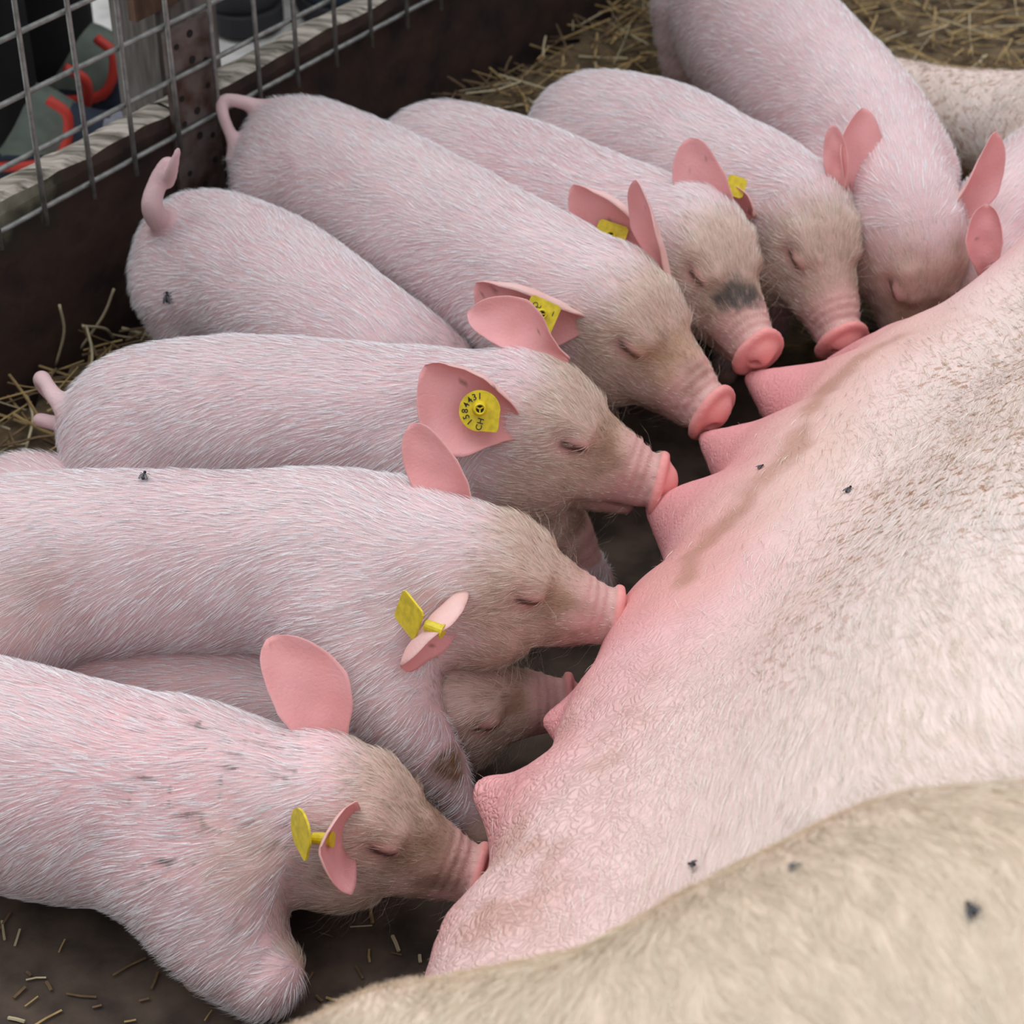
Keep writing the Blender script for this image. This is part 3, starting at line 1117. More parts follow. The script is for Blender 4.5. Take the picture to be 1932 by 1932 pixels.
ear_tag(pigG[0], pigG[1], pxd(1150, 450, hp(HG, .08, -.28, .24), .010), VIEW, (.3, .2, 1), r=.0125, kind='square')

# H
H = HH = head_of((1492, 400, .170), (1588, 636, .112), size=.122, up=(.12, -.15, 1), dirt=.15)
pigH = make_pig(dict(
    label='piglet facing out with a lowered blunt pink snout and one tall pointed ear',
    spine=[(1065, 262, .135, .036), (1125, 268, .145, .0560), (1250, 305, .152, .0610), (1360, 355, .155, .0570), (1430, 385, .162, .0540)],
    head=H,
    legs=HIND2 + FORE2,
    ears=[ear(H, (.10, .30, .30), (1612, 365), (1643, 206), VIEW * .9 + [.6, 0, .1], .0290, fold=-.9, cup=(1.2, .6), side=-.08, bend=-.12, point=1.0),
          ear(H, (.06, -.32, .22), (1410, 400), (1378, 350), (-.5, -.6, .2), .016)],
    hair=34000))
ear_tag(pigH[0], pigH[1], pxd(1388, 352, hp(HH, .06, -.32, .22), .015), VIEW, (.3, .2, 1), r=.008, kind='square', button=False)

# I
H = HI = head_of((1702, 400, .178), (1722, 640, .085), size=.125, up=(.10, -.1, 1), dirt=.1)
pigI = make_pig(dict(
    label='tall standing piglet at the back of the row, face pressed down behind the belly',
    spine=[(1365, -95, .145, .045), (1385, -10, .155, .066), (1430, 70, .165, .0700), (1520, 165, .172, .0680), (1610, 250, .175, .0620), (1665, 320, .175, .0550)],
    head=H,
    legs=[('hind', 1, 1), ('hind', 1, -1), ('fore', -2, 1), ('fore', -2, -1)],
    ears=[ear(H, (.08, .30, .32), (1800, 405), (1887, 252), VIEW * .9 + [.4, 0, -.4], .0200, cup=(1.2, .6), bend=-.05, side=.08, point=.3),
          ear(H, (.02, -.32, .30), (1582, 350), (1571, 236), VIEW + [-.2, 0, .1], .0105, lift=-.02, cup=(1.0, .4), point=.3)],
    hair=34000))

# J
H = HJ = head_of((1845, 500, .130), (1838, 700, .060), size=.115, up=(.25, -.2, 1), dirt=.1)
pigJ = make_pig(dict(
    label='farthest nursing piglet, mostly hidden, with a deeply cupped pink ear',
    spine=[(2040, 300, .12, .040), (1985, 345, .125, .050), (1925, 400, .130, .050), (1880, 450, .135, .048)],
    head=H,
    legs=HIND2 + FORE2,
    ears=[ear(H, (.12, .22, .24), (1858, 500), (1862, 386), VIEW + [-.3, 0, 0], .019, lift=.055, cup=(1.4, 1.2), point=.1)],
    hair=12000))

# L: low rump between C and D
pigL = make_pig(dict(
    label='piglet lying low with only its rump showing behind the standing one at the left edge',
    spine=[(20, 965, .075, .034), (62, 978, .075, .0480), (180, 1035, .068, .0500), (340, 1078, .060, .0480), (470, 1085, .055, .045)],
    head=head_of((560, 1080, .055), (800, 1095, .045), size=.105),
    hair=9000, tall=1.05))

# ------------------------------------------------------------------ the sow
def build_sow():
    teats = [  # (breast x, y, z, r), (mid), (tip x, y, z, r)
        [(1010, 1840, .10, .060), (900, 1830, .09, .020), (835, 1822, .085, .008)],
        [(1150, 1700, .115, .060), (1000, 1660, .085, .022), (925, 1680, .07, .009)],
        [(1120, 1590, .125, .050), (1000, 1540, .120, .0260), (925, 1498, .120, .0105)],
        [(1230, 1400, .120, .050), (1125, 1348, .115, .0165), (1046, 1360, .112, .0072)],
        [(1320, 1255, .120, .058), (1285, 1205, .118, .042), (1190, 1195, .114, .012)],
        [(1420, 1060, .125, .055), (1335, 1000, .116, .036), (1232, 960, .112, .0065)],
        [(1540, 930, .130, .055), (1435, 885, .116, .035), (1330, 828, .112, .0065)],
        [(1650, 800, .130, .052), (1535, 775, .114, .035), (1418, 716, .112, .0070)],
        [(1730, 730, .130, .050), (1655, 705, .114, .029), (1570, 692, .105, .008)],
    ]
    T = [(px_list(t), np.array([p[3] for p in t])) for t in teats]
    T = [catmull(np.column_stack([p, r]), 5) for p, r in T]
    udder = px_list([(930, 2050, .10), (1040, 1850, .105), (1170, 1650, .108), (1240, 1480, .105), (1300, 1360, .105), (1395, 1238, .110), (1490, 1098, .115), (1580, 960, .118), (1690, 850, .120), (1800, 775, .125), (1932, 700, .14), (2080, 600, .16)])
    ur = np.array([.055, .060, .064, .066, .068, .072, .074, .072, .070, .068, .072, .08])
    ax = np.array([.43, .90, 0])
    b0 = np.array([.215, .60, .0])
    pr = np.array([.90, -.43, 0])
    body = np.array([b0 + ax * t + pr * o_ + [0, 0, z] for t, o_, z in ((-.22, .04, .16), (.02, -.01, .165), (.25, -.035, .170), (.5, -.01, .165), (.8, .05, .145), (1.1, .06, .140), (1.25, .05, .14))])
    br = np.array([.14, .160, .168, .162, .140, .135, .13])
    thigh = np.array([[.34, .56, .285], [.20, .550, .285], [.085, .520, .248], [-.030, .560, .205], [-.133, .590, .165], [-.24, .62, .10], [-.36, .66, .05], [-.46, .68, .03]])
    tr = np.array([.155, .148, .138, .110, .080, .055, .034, .024])
    fore = px_list([(2330, 520, .16), (2120, 330, .12), (1930, 250, .085), (1800, 222, .080), (1690, 180, .075), (1640, 150, .065)])
    fr = np.array([.11, .085, .058, .046, .036, .022])
    fore2 = px_list([(2300, 560, .08), (2100, 380, .06), (1960, 320, .05)])
    f2 = np.array([.09, .06, .045])
    neck = np.array([b0 + ax * 1.15 + [0, 0, .19], b0 + ax * 1.38 + [0.0, 0, .15], b0 + ax * 1.6 + [-.03, 0, .11], b0 + ax * 1.78 + [-.06, 0, .085]])
    nr = np.array([.17, .14, .11, .055])

    def f(P):
        d = chain(P, body, br)
        d = smin(d, chain(P, udder, ur), .16)
        for p_, r_, k_ in ((thigh, tr, .055), (fore, fr, .05), (fore2, f2, .03), (neck, nr, .04)):
            blend(d, P, p_, r_, k_)
        for t in T:
            blend(d, P, t[:, :3], t[:, 3], .020)
        d = np.maximum(d, -P[:, 2] + .001)
        return d
    V, F = sdf_mesh(f, (-.5, .3, -.01), (1.2, 2.35, .42), .0040)
    V = relax(V, F, 2, .5)
    # wrinkled skin between the teats and long soft folds on the udder
    N0 = grid_normals(V, F)
    edge = np.array([at(p[0], p[1], .10) for p in [(860, 1800), (960, 1600), (1065, 1430), (1150, 1290), (1200, 1130), (1240, 1000), (1330, 900), (1430, 790), (1560, 710), (1700, 640), (1932, 540)]])
    du = np.full(len(V), 9.0)
    for i in range(len(edge) - 1):
        a, b = edge[i, :2], edge[i + 1, :2]
        ba = b - a
        t = np.clip(((V[:, :2] - a) @ ba) / (ba @ ba), 0, 1)
        du = np.minimum(du, np.linalg.norm(V[:, :2] - a - t[:, None] * ba, axis=1))
    tip = np.zeros(len(V))
    for t in T:
        for s in t[5:]:
            dd = np.linalg.norm(V - s[:3], axis=1)
            tip = np.maximum(tip, sstep(s[3] * 1.8 + .035, s[3], dd))
    wr = sstep(.16, .03, du) * np.clip(1.35 - (V[:, 1] - .80) / .18, .15, 1)
    V = V + N0 * ((fbm(V * [1, 1, 1.0], 55, 21, 3) * .0014) * wr)[:, None] + N0 * (fbm(V, 12, 25, 2) * .0025)[:, None]
    N0 = grid_normals(V, F)
    nz = fbm(V, 9, 3, 3)
    nz2 = fbm(V, 40, 5, 3)
    c = np.tile(np.array([.88, .73, .68]), (len(V), 1))
    belly = sstep(.22, .02, du)
    c = lerp(c, (.84, .56, .53), belly * np.clip(.8 + nz * .5, 0, 1))
    far = sstep(.85, 1.05, V[:, 1]) * sstep(.13, .02, du)
    c = lerp(c, (.82, .38, .41), far * .65)
    c = lerp(c, (.80, .33, .34), tip * .75)
    rough_ = sstep(.10, .02, du) * sstep(.0, .5, nz2 + .2) * sstep(1.05, .85, V[:, 1]) * (1 - tip)
    c = lerp(c, (.50, .27, .18), rough_ * .55)
    # the brown tide line of dried dirt along the udder
    line = np.array([at(p[0], p[1], p[2])[:2] for p in [(1290, 1130, .17), (1300, 1060, .175), (1390, 990, .18), (1430, 925, .185), (1500, 870, .185), (1530, 790, .185), (1560, 730, .18), (1640, 680, .18), (1700, 655, .18)]])
    dl = np.full(len(V), 9.0)
    for i in range(len(line) - 1):
        a, b = line[i], line[i + 1]
        ba = b - a
        t = np.clip(((V[:, :2] - a) @ ba) / (ba @ ba), 0, 1)
        dl = np.minimum(dl, np.linalg.norm(V[:, :2] - a - t[:, None] * ba, axis=1))
    st = sstep(.012, .000, dl + nz2 * .012) * (V[:, 2] > .08)
    c = lerp(c, (.30, .13, .075), st * .62)
    halo = sstep(.055, .01, dl + nz * .03) * (V[:, 2] > .08)
    c = lerp(c, (.66, .38, .28), halo * .35)
    dark = sstep(.35, .7, nz2 + nz * .5) * sstep(.08, .22, du)
    c = lerp(c, (.66, .50, .40), dark * .3)
    # hair
    hn = int(150000 * HAIR)
    dens = sstep(.05, .22, du + nz * .04) * (V[:, 2] > .03)
    dens = np.clip(dens + .015, 0, 1)
    vis = ((CAM - V) * N0).sum(1) > -.15
    pxm = np.abs(V[:, 0] / np.maximum(V[:, 1] * CP + (CH - V[:, 2]) * SP, .1)) < .30
    nearleg = sstep(.70, .60, V[:, 1]) * sstep(.2, .3, V[:, 2])
    dens = dens * (.55 + .9 * nearleg)
    c = lerp(c, (.88, .73, .58), nearleg * .8)
    dens = dens * vis * np.where(pxm, 1, .12)
    f_, w = sample_faces(V, F, hn, dens)
    pick = lambda A: sum(w[i] * A[F[f_, i]] for i in range(4))
    P, Nn = pick(V), pick(N0)
    Nn /= np.linalg.norm(Nn, axis=1)[:, None]
    D = np.tile(-ax * .55 + np.array([.35, -.55, 0]) * .9, (hn, 1))
    D = D + np.stack([fbm(P, 10, 31, 2), fbm(P, 10, 41, 2), fbm(P, 10, 51, 2)], -1) * .45 + np.stack([noise3(P, 90, 61), noise3(P, 90, 71), noise3(P, 90, 81)], -1) * .4 + rng.normal(0, .14, (hn, 3))
    D -= (D * Nn).sum(1)[:, None] * Nn
    D /= np.linalg.norm(D, axis=1)[:, None]
    L = rng.uniform(.010, .021, hn)
    W = rng.uniform(.00020, .00036, hn)
    HV, HQ, HT = strands(P, D, Nn, L, W, lift=.12)
    base = lerp(np.tile(np.array([.97, .92, .85]), (hn, 1)), (.90, .80, .67), np.clip(.5 + fbm(P, 14, 91, 2), 0, 1))
    specks = (rng.random(hn) < .10 * sstep(.0, .4, fbm(P, 7, 95, 2) + .25) * sstep(.95, 1.15, P[:, 1]))
    wl = sstep(.72, .62, P[:, 1]) * sstep(.18, .28, P[:, 2])
    base = lerp(base, (.96, .82, .64), wl * .8)
    base[specks] = (.52, .34, .20)
    L[specks] *= .3
    hc = np.repeat(base * rng.uniform(.85, 1.1, hn)[:, None], 5, 0)
    off = len(V)
    org = np.array([.35, .9, 0])
    me = make_mesh('sow', np.vstack([V, HV]) - org, [F, HQ + off, HT + off], [M_SOW, M_HAIR], np.clip(np.vstack([c, hc]), 0, .97), [0, 1, 1])
    sk = me.attributes.new('speck', 'FLOAT', 'POINT')
    arr = np.zeros(len(V) + len(HV), np.float32)
    arr[:len(V)] = sstep(.085, .17, du) * sstep(.74, .95, V[:, 1]) * np.clip(.7 + nz, .1, 1)
    sk.data.foreach_set('value', arr)
    wa = me.attributes.new('wrinkle', 'FLOAT', 'POINT')
    arr = np.zeros(len(V) + len(HV), np.float32)
    arr[:len(V)] = wr
    wa.data.foreach_set('value', arr)
    o = link('sow', me, label='large pale sow lying on her side, nursing the row of piglets', category='sow')
    o.location = tuple(org)


build_sow()

# ------------------------------------------------------------------ the pen: fence plane, boards, wire, post
FN = np.array([.794, -.607, 0.0])        # across the fence, towards the piglets
FD = np.array([.607, .794, 0.0])         # along the fence, away from the photographer
F0 = np.array([-.333, 1.558, 0.0])
FC = -1.210


def fence_hit(px, py):
    d = ray(px, py)
    o = np.array([0, 0, CH])
    t = (FC - o @ FN) / (d @ FN)
    p = o + d * t
    return (p - F0) @ FD, p[2]


def fp(s, z, off=0.0):
    """A point s along the fence, z up, off towards the piglets."""
    return F0 + FD * s + FN * off + np.array([0, 0, z])


FR = np.stack([FD, -FN, [0, 0, 1]], -1)  # local x along, y away from the pen, z up

M_FLOOR = simple('dirty_concrete', (.115, .082, .060), .9, .65, 26, .8, detail=10)
M_YARD = simple('pale_yard_concrete', (.78, .78, .74), .9, .35, 22, 1.0, detail=10)
M_TIMBER = simple('weathered_timber', (.62, .56, .48), .85, .75, 9, .9, dark=(.10, .09, .065), detail=10, stretch=(1.2, 14, 10))
M_BOARD = simple('stained_board', (.052, .026, .017), .7, .6, 7, .6, dark=(.018, .010, .008), detail=10, stretch=(1, 3, 3))
M_MOSS_ = simple('mossy_timber', (.16, .15, .10), .95, .8, 30, 1.0, dark=(.02, .018, .012), detail=12, stretch=(1, 2, 2))
M_MOSS, nt_, b_, N_, L_ = mat('board_face')
tc_ = N_('ShaderNodeTexCoord')
n_ = N_('ShaderNodeTexNoise')
n_.inputs['Scale'].default_value = 28
n_.inputs['Detail'].default_value = 10
L_(tc_.outputs['Object'], n_.inputs['Vector'])
a_ = N_('ShaderNodeAttribute')
a_.attribute_name = 'tint'
ad_ = N_('ShaderNodeMath')
ad_.operation = 'ADD'
L_(n_.outputs['Fac'], ad_.inputs[0])
L_(a_.outputs['Fac'], ad_.inputs[1])
r_ = N_('ShaderNodeValToRGB')
for q, (p_, c_) in enumerate([(.35, (.018, .010, .008)), (.62, (.052, .026, .017)), (1.02, (.030, .024, .016)), (1.15, (.13, .12, .08)), (1.4, (.30, .29, .22))]):
    e_ = r_.color_ramp.elements[q] if q < 2 else r_.color_ramp.elements.new(min(p_ / 1.5, 1))
    e_.position = p_ / 1.5
    e_.color = (*c_, 1)
dv_ = N_('ShaderNodeMath')
dv_.operation = 'DIVIDE'
dv_.inputs[1].default_value = 1.5
L_(ad_.outputs[0], dv_.inputs[0])
L_(dv_.outputs[0], r_.inputs[0])
L_(r_.outputs[0], b_.inputs['Base Color'])
b_.inputs['Roughness'].default_value = .85
bp_ = N_('ShaderNodeBump')
bp_.inputs['Distance'].default_value = .004
L_(n_.outputs['Fac'], bp_.inputs['Height'])
L_(bp_.outputs[0], b_.inputs['Normal'])
M_POST = simple('grey_post_wood', (.20, .18, .16), .9, .5, 18, .6, stretch=(8, 8, 1))
M_POSTB = simple('brown_post_wood', (.17, .095, .06), .9, .5, 18, .6, stretch=(8, 8, 1))
M_WIRE = simple('galvanised_wire', (.34, .35, .33), .45, .35, 120, .3, metal=.55)
M_PLATE = simple('rusty_steel_plate', (.17, .14, .125), .6, .6, 45, .4, metal=.3, dark=(.07, .035, .022))
M_DARK = simple('dark_hole', (.012, .010, .009), .9)


def wobbly_plank(name, s0, s1, z0, z1, off0, off1, mats, cuts=60, seed=3, top_m=1, face_m=0, rag=.002, **props):
    """A plank along the fence with an uneven weathered top edge."""
    r_ = np.random.default_rng(seed)
    n = cuts
    ss = np.linspace(s0, s1, n)
    prof = [(off1, z0), (off1, z0 + (z1 - z0) * .72), (off1, z1 - .012), (off1 - .003, z1 - .003), ((off0 + off1) / 2 + .006, z1), ((off0 + off1) / 2 - .006, z1), (off0, z1 - .004), (off0, z0)]
    k = len(prof)
    V = []
    for i, s in enumerate(ss):
        w = np.interp(s, ss[::3], np.random.default_rng(seed).normal(0, rag, len(ss[::3])))
        for j, (o_, z) in enumerate(prof):
            up = 1 if 2 <= j <= 6 else 0
            V.append(fp(s, z + up * (w + r_.normal(0, rag * .35)), o_ + (r_.normal(0, rag * .25) if up else 0)))
    F, M = [], []
    mb = MB()
    for i in range(n - 1):
        for j in range(k):
            a, b = i * k + j, i * k + (j + 1) % k
            F.append((a, b, b + k, a + k))
    V = np.array(V)
    mb.v.append(V)
    mb.n = len(V)
    mm = []
    for i in range(n - 1):
        for j in range(k):
            mm.append(top_m if j in (3, 4, 5) else face_m if not callable(face_m) else face_m(j, ss[i]))
    mb.f[4] = [list(f) for f in F]
    mb.m[4] = mm
    mb.f[k] = [list(range(k))[::-1], list(range((n - 1) * k, n * k))]
    mb.m[k] = [0, 0]
    sc = (V - F0) @ FD
    mossy = sstep(fence_hit(250, 300)[0], fence_hit(60, 400)[0], sc) * sstep(z1 - .075, z1 - .01, V[:, 2]) * .75
    return mb.build(name, mats, None, smooth=False, origin=fp((s0 + s1) / 2, 0), colors=np.stack([mossy] * 3, -1), **props)


sv, zb = fence_hit(160, 345)
zt = zb + .020
s_seam = fence_hit(350, 300)[0]
s_pl0 = fence_hit(322, 180)[0]
s_pl1 = fence_hit(408, 150)[0]
s_po0 = fence_hit(285, 120)[0]

mbf = MB()
mbf.box((0.9, 1.2, -.05), (5.5, 5.5, .1), m=0)
mbf.build('floor', [M_FLOOR], kind='structure')
# the yard beyond the fence
mby = MB()
V = [fp(-3, .004, -.05), fp(6, .004, -.05), fp(6, .004, -4), fp(-3, .004, -4)]
V += [v - [0, 0, .1] for v in V]
mby.add(V, [(0, 1, 2, 3), (7, 6, 5, 4), (0, 4, 5, 1), (1, 5, 6, 2), (2, 6, 7, 3), (3, 7, 4, 0)], 0)
mby.build('yard_ground', [M_YARD], kind='structure')

lft = lambda j, s: 2
wobbly_plank('wooden_board', s_seam - 1.3, s_seam - .002, 0.0, zt, -.036, -.004, [M_BOARD, M_TIMBER, M_MOSS], cuts=110, seed=5, face_m=lft, label='dark pen board with a bleached mossy top edge, left of the metal plate', category='board')
wobbly_plank('wooden_board', s_seam + .002, s_seam + 3.2, 0.0, zt, -.036, -.004, [M_BOARD, M_TIMBER, M_MOSS], cuts=150, seed=8, face_m=lft, label='dark brown pen board behind the piglets, right of the metal plate', category='board')

# welded wire mesh: one sheet
mb = MB()
rw = .0023
sA, sB = sv - .05 * 10, sv + .05 * 52
for k in range(15):
    z = zb + .05 * k
    pts = [fp(s, z + .0008 * math.sin(s * 7 + k), .0035) for s in np.linspace(sA, sB, 40)]
    mb.tube(pts, rw, 6)
for k in range(-10, 53):
    s = sv + .05 * k
    pts = [fp(s + .0010 * math.sin(k * 3 + z * 9), z, .0035 + 2 * rw) for z in np.linspace(zb - .012, zb + .71, 10)]
    mb.tube(pts, rw, 6)
mb.build('wire_mesh', [M_WIRE], smooth=True, origin=fp(sv, zb), label='galvanised welded wire mesh fixed along the top of the pen boards', category='wire mesh')

# post with a perforated steel plate
root = bpy.data.objects.new('fence_post', None)
col.objects.link(root)
root.location = tuple(fp((s_pl0 + s_pl1) / 2, 0, -.07))
root['label'] = 'weathered grey wooden post behind the mesh with a perforated steel plate screwed on'
root['category'] = 'post'
rl = np.array(root.location)
w0 = s_pl1 - s_po0
mb = MB()
mb.box(fp((s_po0 + s_pl1) / 2 + .045, .47, -.066) - rl, (w0, .055, .94), FR)
mb.build('post_timber', [M_POST], root, label='grey weathered wood')
mb = MB()
zc = fence_hit(365, 35)[1]
mb.box(fp((s_pl0 + s_pl1) / 2, zc + .20, -.036) - rl, (s_pl1 - s_pl0, .008, .40), FR)
mb.build('wooden_batten', [M_POSTB], root, label='brown wooden batten')
mb = MB()
z1 = fence_hit(365, 38)[1]
mb.box(fp((s_pl0 + s_pl1) / 2, (z1 + .035) / 2, -.0015) - rl, (s_pl1 - s_pl0, .004, z1 - .035), FR)
pl = mb.build('perforated_plate', [M_PLATE], root, label='rusty perforated steel plate')
mb = MB()
k = 0
for z in np.arange(.05, z1 - .01, .0235):
    for j, u in enumerate((.22, .52, .80)):
        if (k + j) % 3 == 2:
            continue
        s = s_pl0 + (s_pl1 - s_pl0) * u
        ang = np.arange(12) * math.pi / 6
        r = .0026 if j != 1 else .0034
        mb.prism([(r * math.cos(a), r * math.sin(a)) for a in ang], 0, .0006, np.stack([FD, [0, 0, 1.0], -np.cross([0, 0, 1.0], FD)], -1), fp(s, z + .006 * (j == 1), .0006) - rl)
    k += 1
mb.build('hole', [M_DARK], pl, kind='stuff')

# ------------------------------------------------------------------ people beyond the fence
M_BLACK = simple('black_trousers', (.008, .008, .010), .85, .3, 30, .4)
M_SOCK = simple('grey_green_suede', (.19, .23, .19), .9, .25, 60, .3)
M_NAVY = simple('navy_shoe_fabric', (.035, .05, .08), .85, .3, 80, .3)
M_RED = simple('red_rubber_trim', (.72, .06, .04), .5)
M_GREYS = simple('light_grey_shoe_fabric', (.34, .35, .40), .8, .3, 80)
M_SOLE = simple('dark_sole', (.03, .03, .035), .7)
M_PINK = simple('pink_red_shoe_fabric', (.55, .05, .09), .7)
M_JACKET = simple('dark_jacket', (.03, .03, .04), .9)
M_FLESH = simple('person_skin', (.62, .38, .28), .6)


def shoe(parent, org, heel, toe, mats, trim=True):
    """A trainer: upper, sole, ankle panel and a raised trim line."""
    heel, toe = np.asarray(heel, float), np.asarray(toe, float)
    X = nrm(toe - heel)
    L = np.linalg.norm(toe - heel)
    Y = np.cross([0, 0, 1.0], X)
    Rm = np.stack([X, Y, [0, 0, 1.0]], -1)

    def f(P):
        Q = (P - heel) @ Rm
        d = rcone(Q, np.array([.05, 0, .055]), np.array([.12, 0, .058]), .040, .042)
        d = smin(d, rcone(Q * [1, 1, 1.25], np.array([.10, 0, .048]), np.array([L - .045, 0, .045]), .042, .044), .03)
        d = smin(d, rcone(Q, np.array([.055, 0, .06]), np.array([.065, 0, .105]), .040, .046), .02)
        return np.maximum(d, -Q[:, 2] + .018)
    V, F = sdf_mesh(f, np.minimum(heel, toe) - [.08, .08, .0], np.maximum(heel, toe) + [.08, .08, .17], .005)
    V = relax(V, F, 2)
    Q = (V[F].mean(1) - heel) @ Rm
    mi = np.zeros(len(F), int)
    mi[(Q[:, 0] > .07) & (Q[:, 0] < .16) & (Q[:, 2] > .052) & (Q[:, 2] < .11)] = 1
    mi[(Q[:, 0] > L - .075) | (Q[:, 0] < .03)] = 2
    me = make_mesh('shoe', V - org, [F], mats[:3], None, [mi])
    so = link('shoe', me, parent)
    sb = MB()
    n = 28
    out = []
    for i in range(n):
        a = 2 * math.pi * i / n
        x = L / 2 + (L / 2 + .006) * math.copysign(abs(math.cos(a)) ** .7, math.cos(a))
        y = .046 * math.copysign(abs(math.sin(a)) ** .7, math.sin(a)) * (1.08 if x > L * .55 else .9)
        out.append((x, y))
    sb.prism(out, .004, .026, Rm, heel - org)
    sb.build('sole', [M_SOLE], so)
    if trim:
        tb = MB()
        for sg in (-1, 1):
            pts = [(.02, .050, .028), (.05, .052, .040), (.10, .052, .040), (.155, .050, .050), (.168, .040, .088), (.15, .036, .105)]
            P = catmull([heel - org + Rm @ np.array([a, sg * b * .92, c]) for a, b, c in pts], 5)
            tb.tube(P, .0055, 6)
        tb.build('trim', [M_RED], so, smooth=True, label='bright red trim')
    return so


def person(feet, mats, label, face=0.0, trim=True, trouser=M_BLACK):
    """A standing visitor; feet: (heel, toe) pairs on the yard."""
    org = np.append(((np.array(feet[0][0]) + np.array(feet[1][0])) / 2)[:2], 0.0)
    ank = [np.array(h) + nrm(np.array(t) - np.array(h)) * .06 + [0, 0, .085] for h, t in feet]
    fw = nrm(sum(nrm(np.array(t) - np.array(h)) for h, t in feet))
    sd = np.cross([0, 0, 1.0], fw)
    hipc = org + [0, 0, .90]
    if (ank[0] - ank[1]) @ sd < 0:
        sd = -sd
    legs = [np.array([ank[i], (ank[i] + hipc + sd * sg * .10) / 2 + fw * .02, hipc + sd * sg * .085]) for i, sg in ((0, 1), (1, -1))]

    def f(P):
        d = None
        for L in legs:
            e = chain(P, L, [.068, .078, .095])
            d = e if d is None else smin(d, e, .03)
        Q = (P - hipc) * [1, 1, 1]
        d = smin(d, rcone(Q, np.array([0, 0, .05]), np.array([0, 0, .42]), .13, .15), .05)
        for sg in (-1, 1):
            sh = sd * sg * .19 + [0, 0, .48]
            d = smin(d, chain(Q, np.array([sh * [.6, .6, 1], sh, sh + [0, 0, -.29] + sd * sg * .04, sh + [0, 0, -.50] + fw * .12]), [.07, .058, .045, .035]), .03)
            hnd = sh + [0, 0, -.53] + fw * .15
            for k in range(5):
                o_ = sd * (k - 2) * .016
                d = smin(d, chain(Q, np.array([hnd - [0, 0, -.02], hnd + o_ + fw * .03 - [0, 0, .03], hnd + o_ * 1.2 + fw * .045 - [0, 0, .07]]), [.022, .011, .008]), .01)
        d = smin(d, rcone(Q, np.array([0, 0, .50]), np.array([0, 0, .60]), .06, .055), .03)
        d = smin(d, ellips(Q, np.array([0, 0, .70]) + fw * .015, np.array([.085, .085, .115])), .02)
        d = smin(d, np.linalg.norm(Q - (np.array([0, 0, .69]) + fw * .105), axis=1) - .014, .02)
        return d
    V, F = sdf_mesh(f, org + [-.42, -.42, .02], org + [.42, .42, 1.78], .011)
    V = relax(V, F, 1)
    c = V[F].mean(1)
    mi = np.where(c[:, 2] < .95, 0, np.where(c[:, 2] < 1.48, 1, 2))
    hd = np.linalg.norm(c[:, :2] - org[:2], axis=1)
    mi[(c[:, 2] > .78) & (c[:, 2] < .90) & (hd > .19)] = 2
    mi[(c[:, 2] >= .90) & (c[:, 2] < .95) & (hd > .19)] = 1
    mi[(c[:, 2] > 1.62) | ((c[:, 2] > 1.53) & ((c - org) @ fw < -.01))] = 0
    me = make_mesh('person', V - org, [F], [trouser, M_JACKET, M_FLESH], None, [mi])
    o = link('person', me, label=label, category='person')
    o.location = tuple(org)
    for h_, t_ in feet:
        shoe(o, org, h_, t_, mats, trim)
    return o


G = lambda x, y: at(x, y, .006)
person([(G(-150, 330), G(-150, 330) + np.array([.27, -.02, 0])), (G(-30, 195), G(-30, 195) + np.array([.27, -.06, 0]))], [M_NAVY, M_SOCK, M_GREYS],
       'person in black trousers and navy trainers with red trim standing outside the mesh')
person([(G(370, -75), G(370, -75) + np.array([.10, -.23, 0]) * .9), (G(20, -190), G(20, -190) + np.array([.10, -.23, 0]) * .9)], [M_GREYS, M_GREYS, M_SOLE],
       'person whose grey trainer shows beside the wooden post outside the mesh', trim=False)
person([(G(610, -95), G(610, -95) + np.array([.04, -.22, 0])), (G(1120, -300), G(1120, -300) + np.array([.04, -.22, 0]))], [M_PINK, M_NAVY, M_NAVY],
       'person farthest along the fence whose navy shoe shows just past the timber edge', trim=False)

# ------------------------------------------------------------------ straw
M_STRAW = [simple('straw_gold', (.46, .32, .13), .7, .3, 90), simple('straw_brown', (.20, .13, .065), .8, .4, 90), simple('straw_pale', (.56, .48, .30), .65, .2, 90)]
M_BED = simple('trodden_straw', (.20, .145, .078), .95, .75, 34, 1.0, dark=(.045, .030, .018), detail=12, stretch=(1, 1, 1))


def bed_height(x, y):
    P = np.stack([x, y, np.zeros_like(x)], -1)
    df = P @ FN - FC
    near_wall = sstep(.20, .02, df) * .045
    back = sstep(1.55, 1.85, y + x * .3) * .030
    n = fbm(P, 5, 77, 3) * .012 + fbm(P, 22, 78, 2) * .006
    return near_wall + back + n * (near_wall + back > .004), df


gx, gy = np.meshgrid(np.arange(-.75, 2.2, .02), np.arange(.9, 3.9, .02), indexing='ij')
gz, df = bed_height(gx.ravel(), gy.ravel())
P = np.stack([gx.ravel(), gy.ravel(), gz - .006], -1)
keep = (df > .001) & (gz > .002)
nx, ny = gx.shape
idx = np.arange(nx * ny).reshape(nx, ny)
Fb = np.stack([idx[:-1, :-1], idx[1:, :-1], idx[1:, 1:], idx[:-1, 1:]], -1).reshape(-1, 4)
Fb = Fb[keep[Fb].all(1)]
used = np.unique(Fb)
remap = -np.ones(nx * ny, int)
remap[used] = np.arange(len(used))
me = make_mesh('straw_bedding', P[used], [remap[Fb]], [M_BED])
link('straw_bedding', me, kind='stuff', label='trodden golden brown straw covering the back of the pen and the foot of the boards', category='straw')


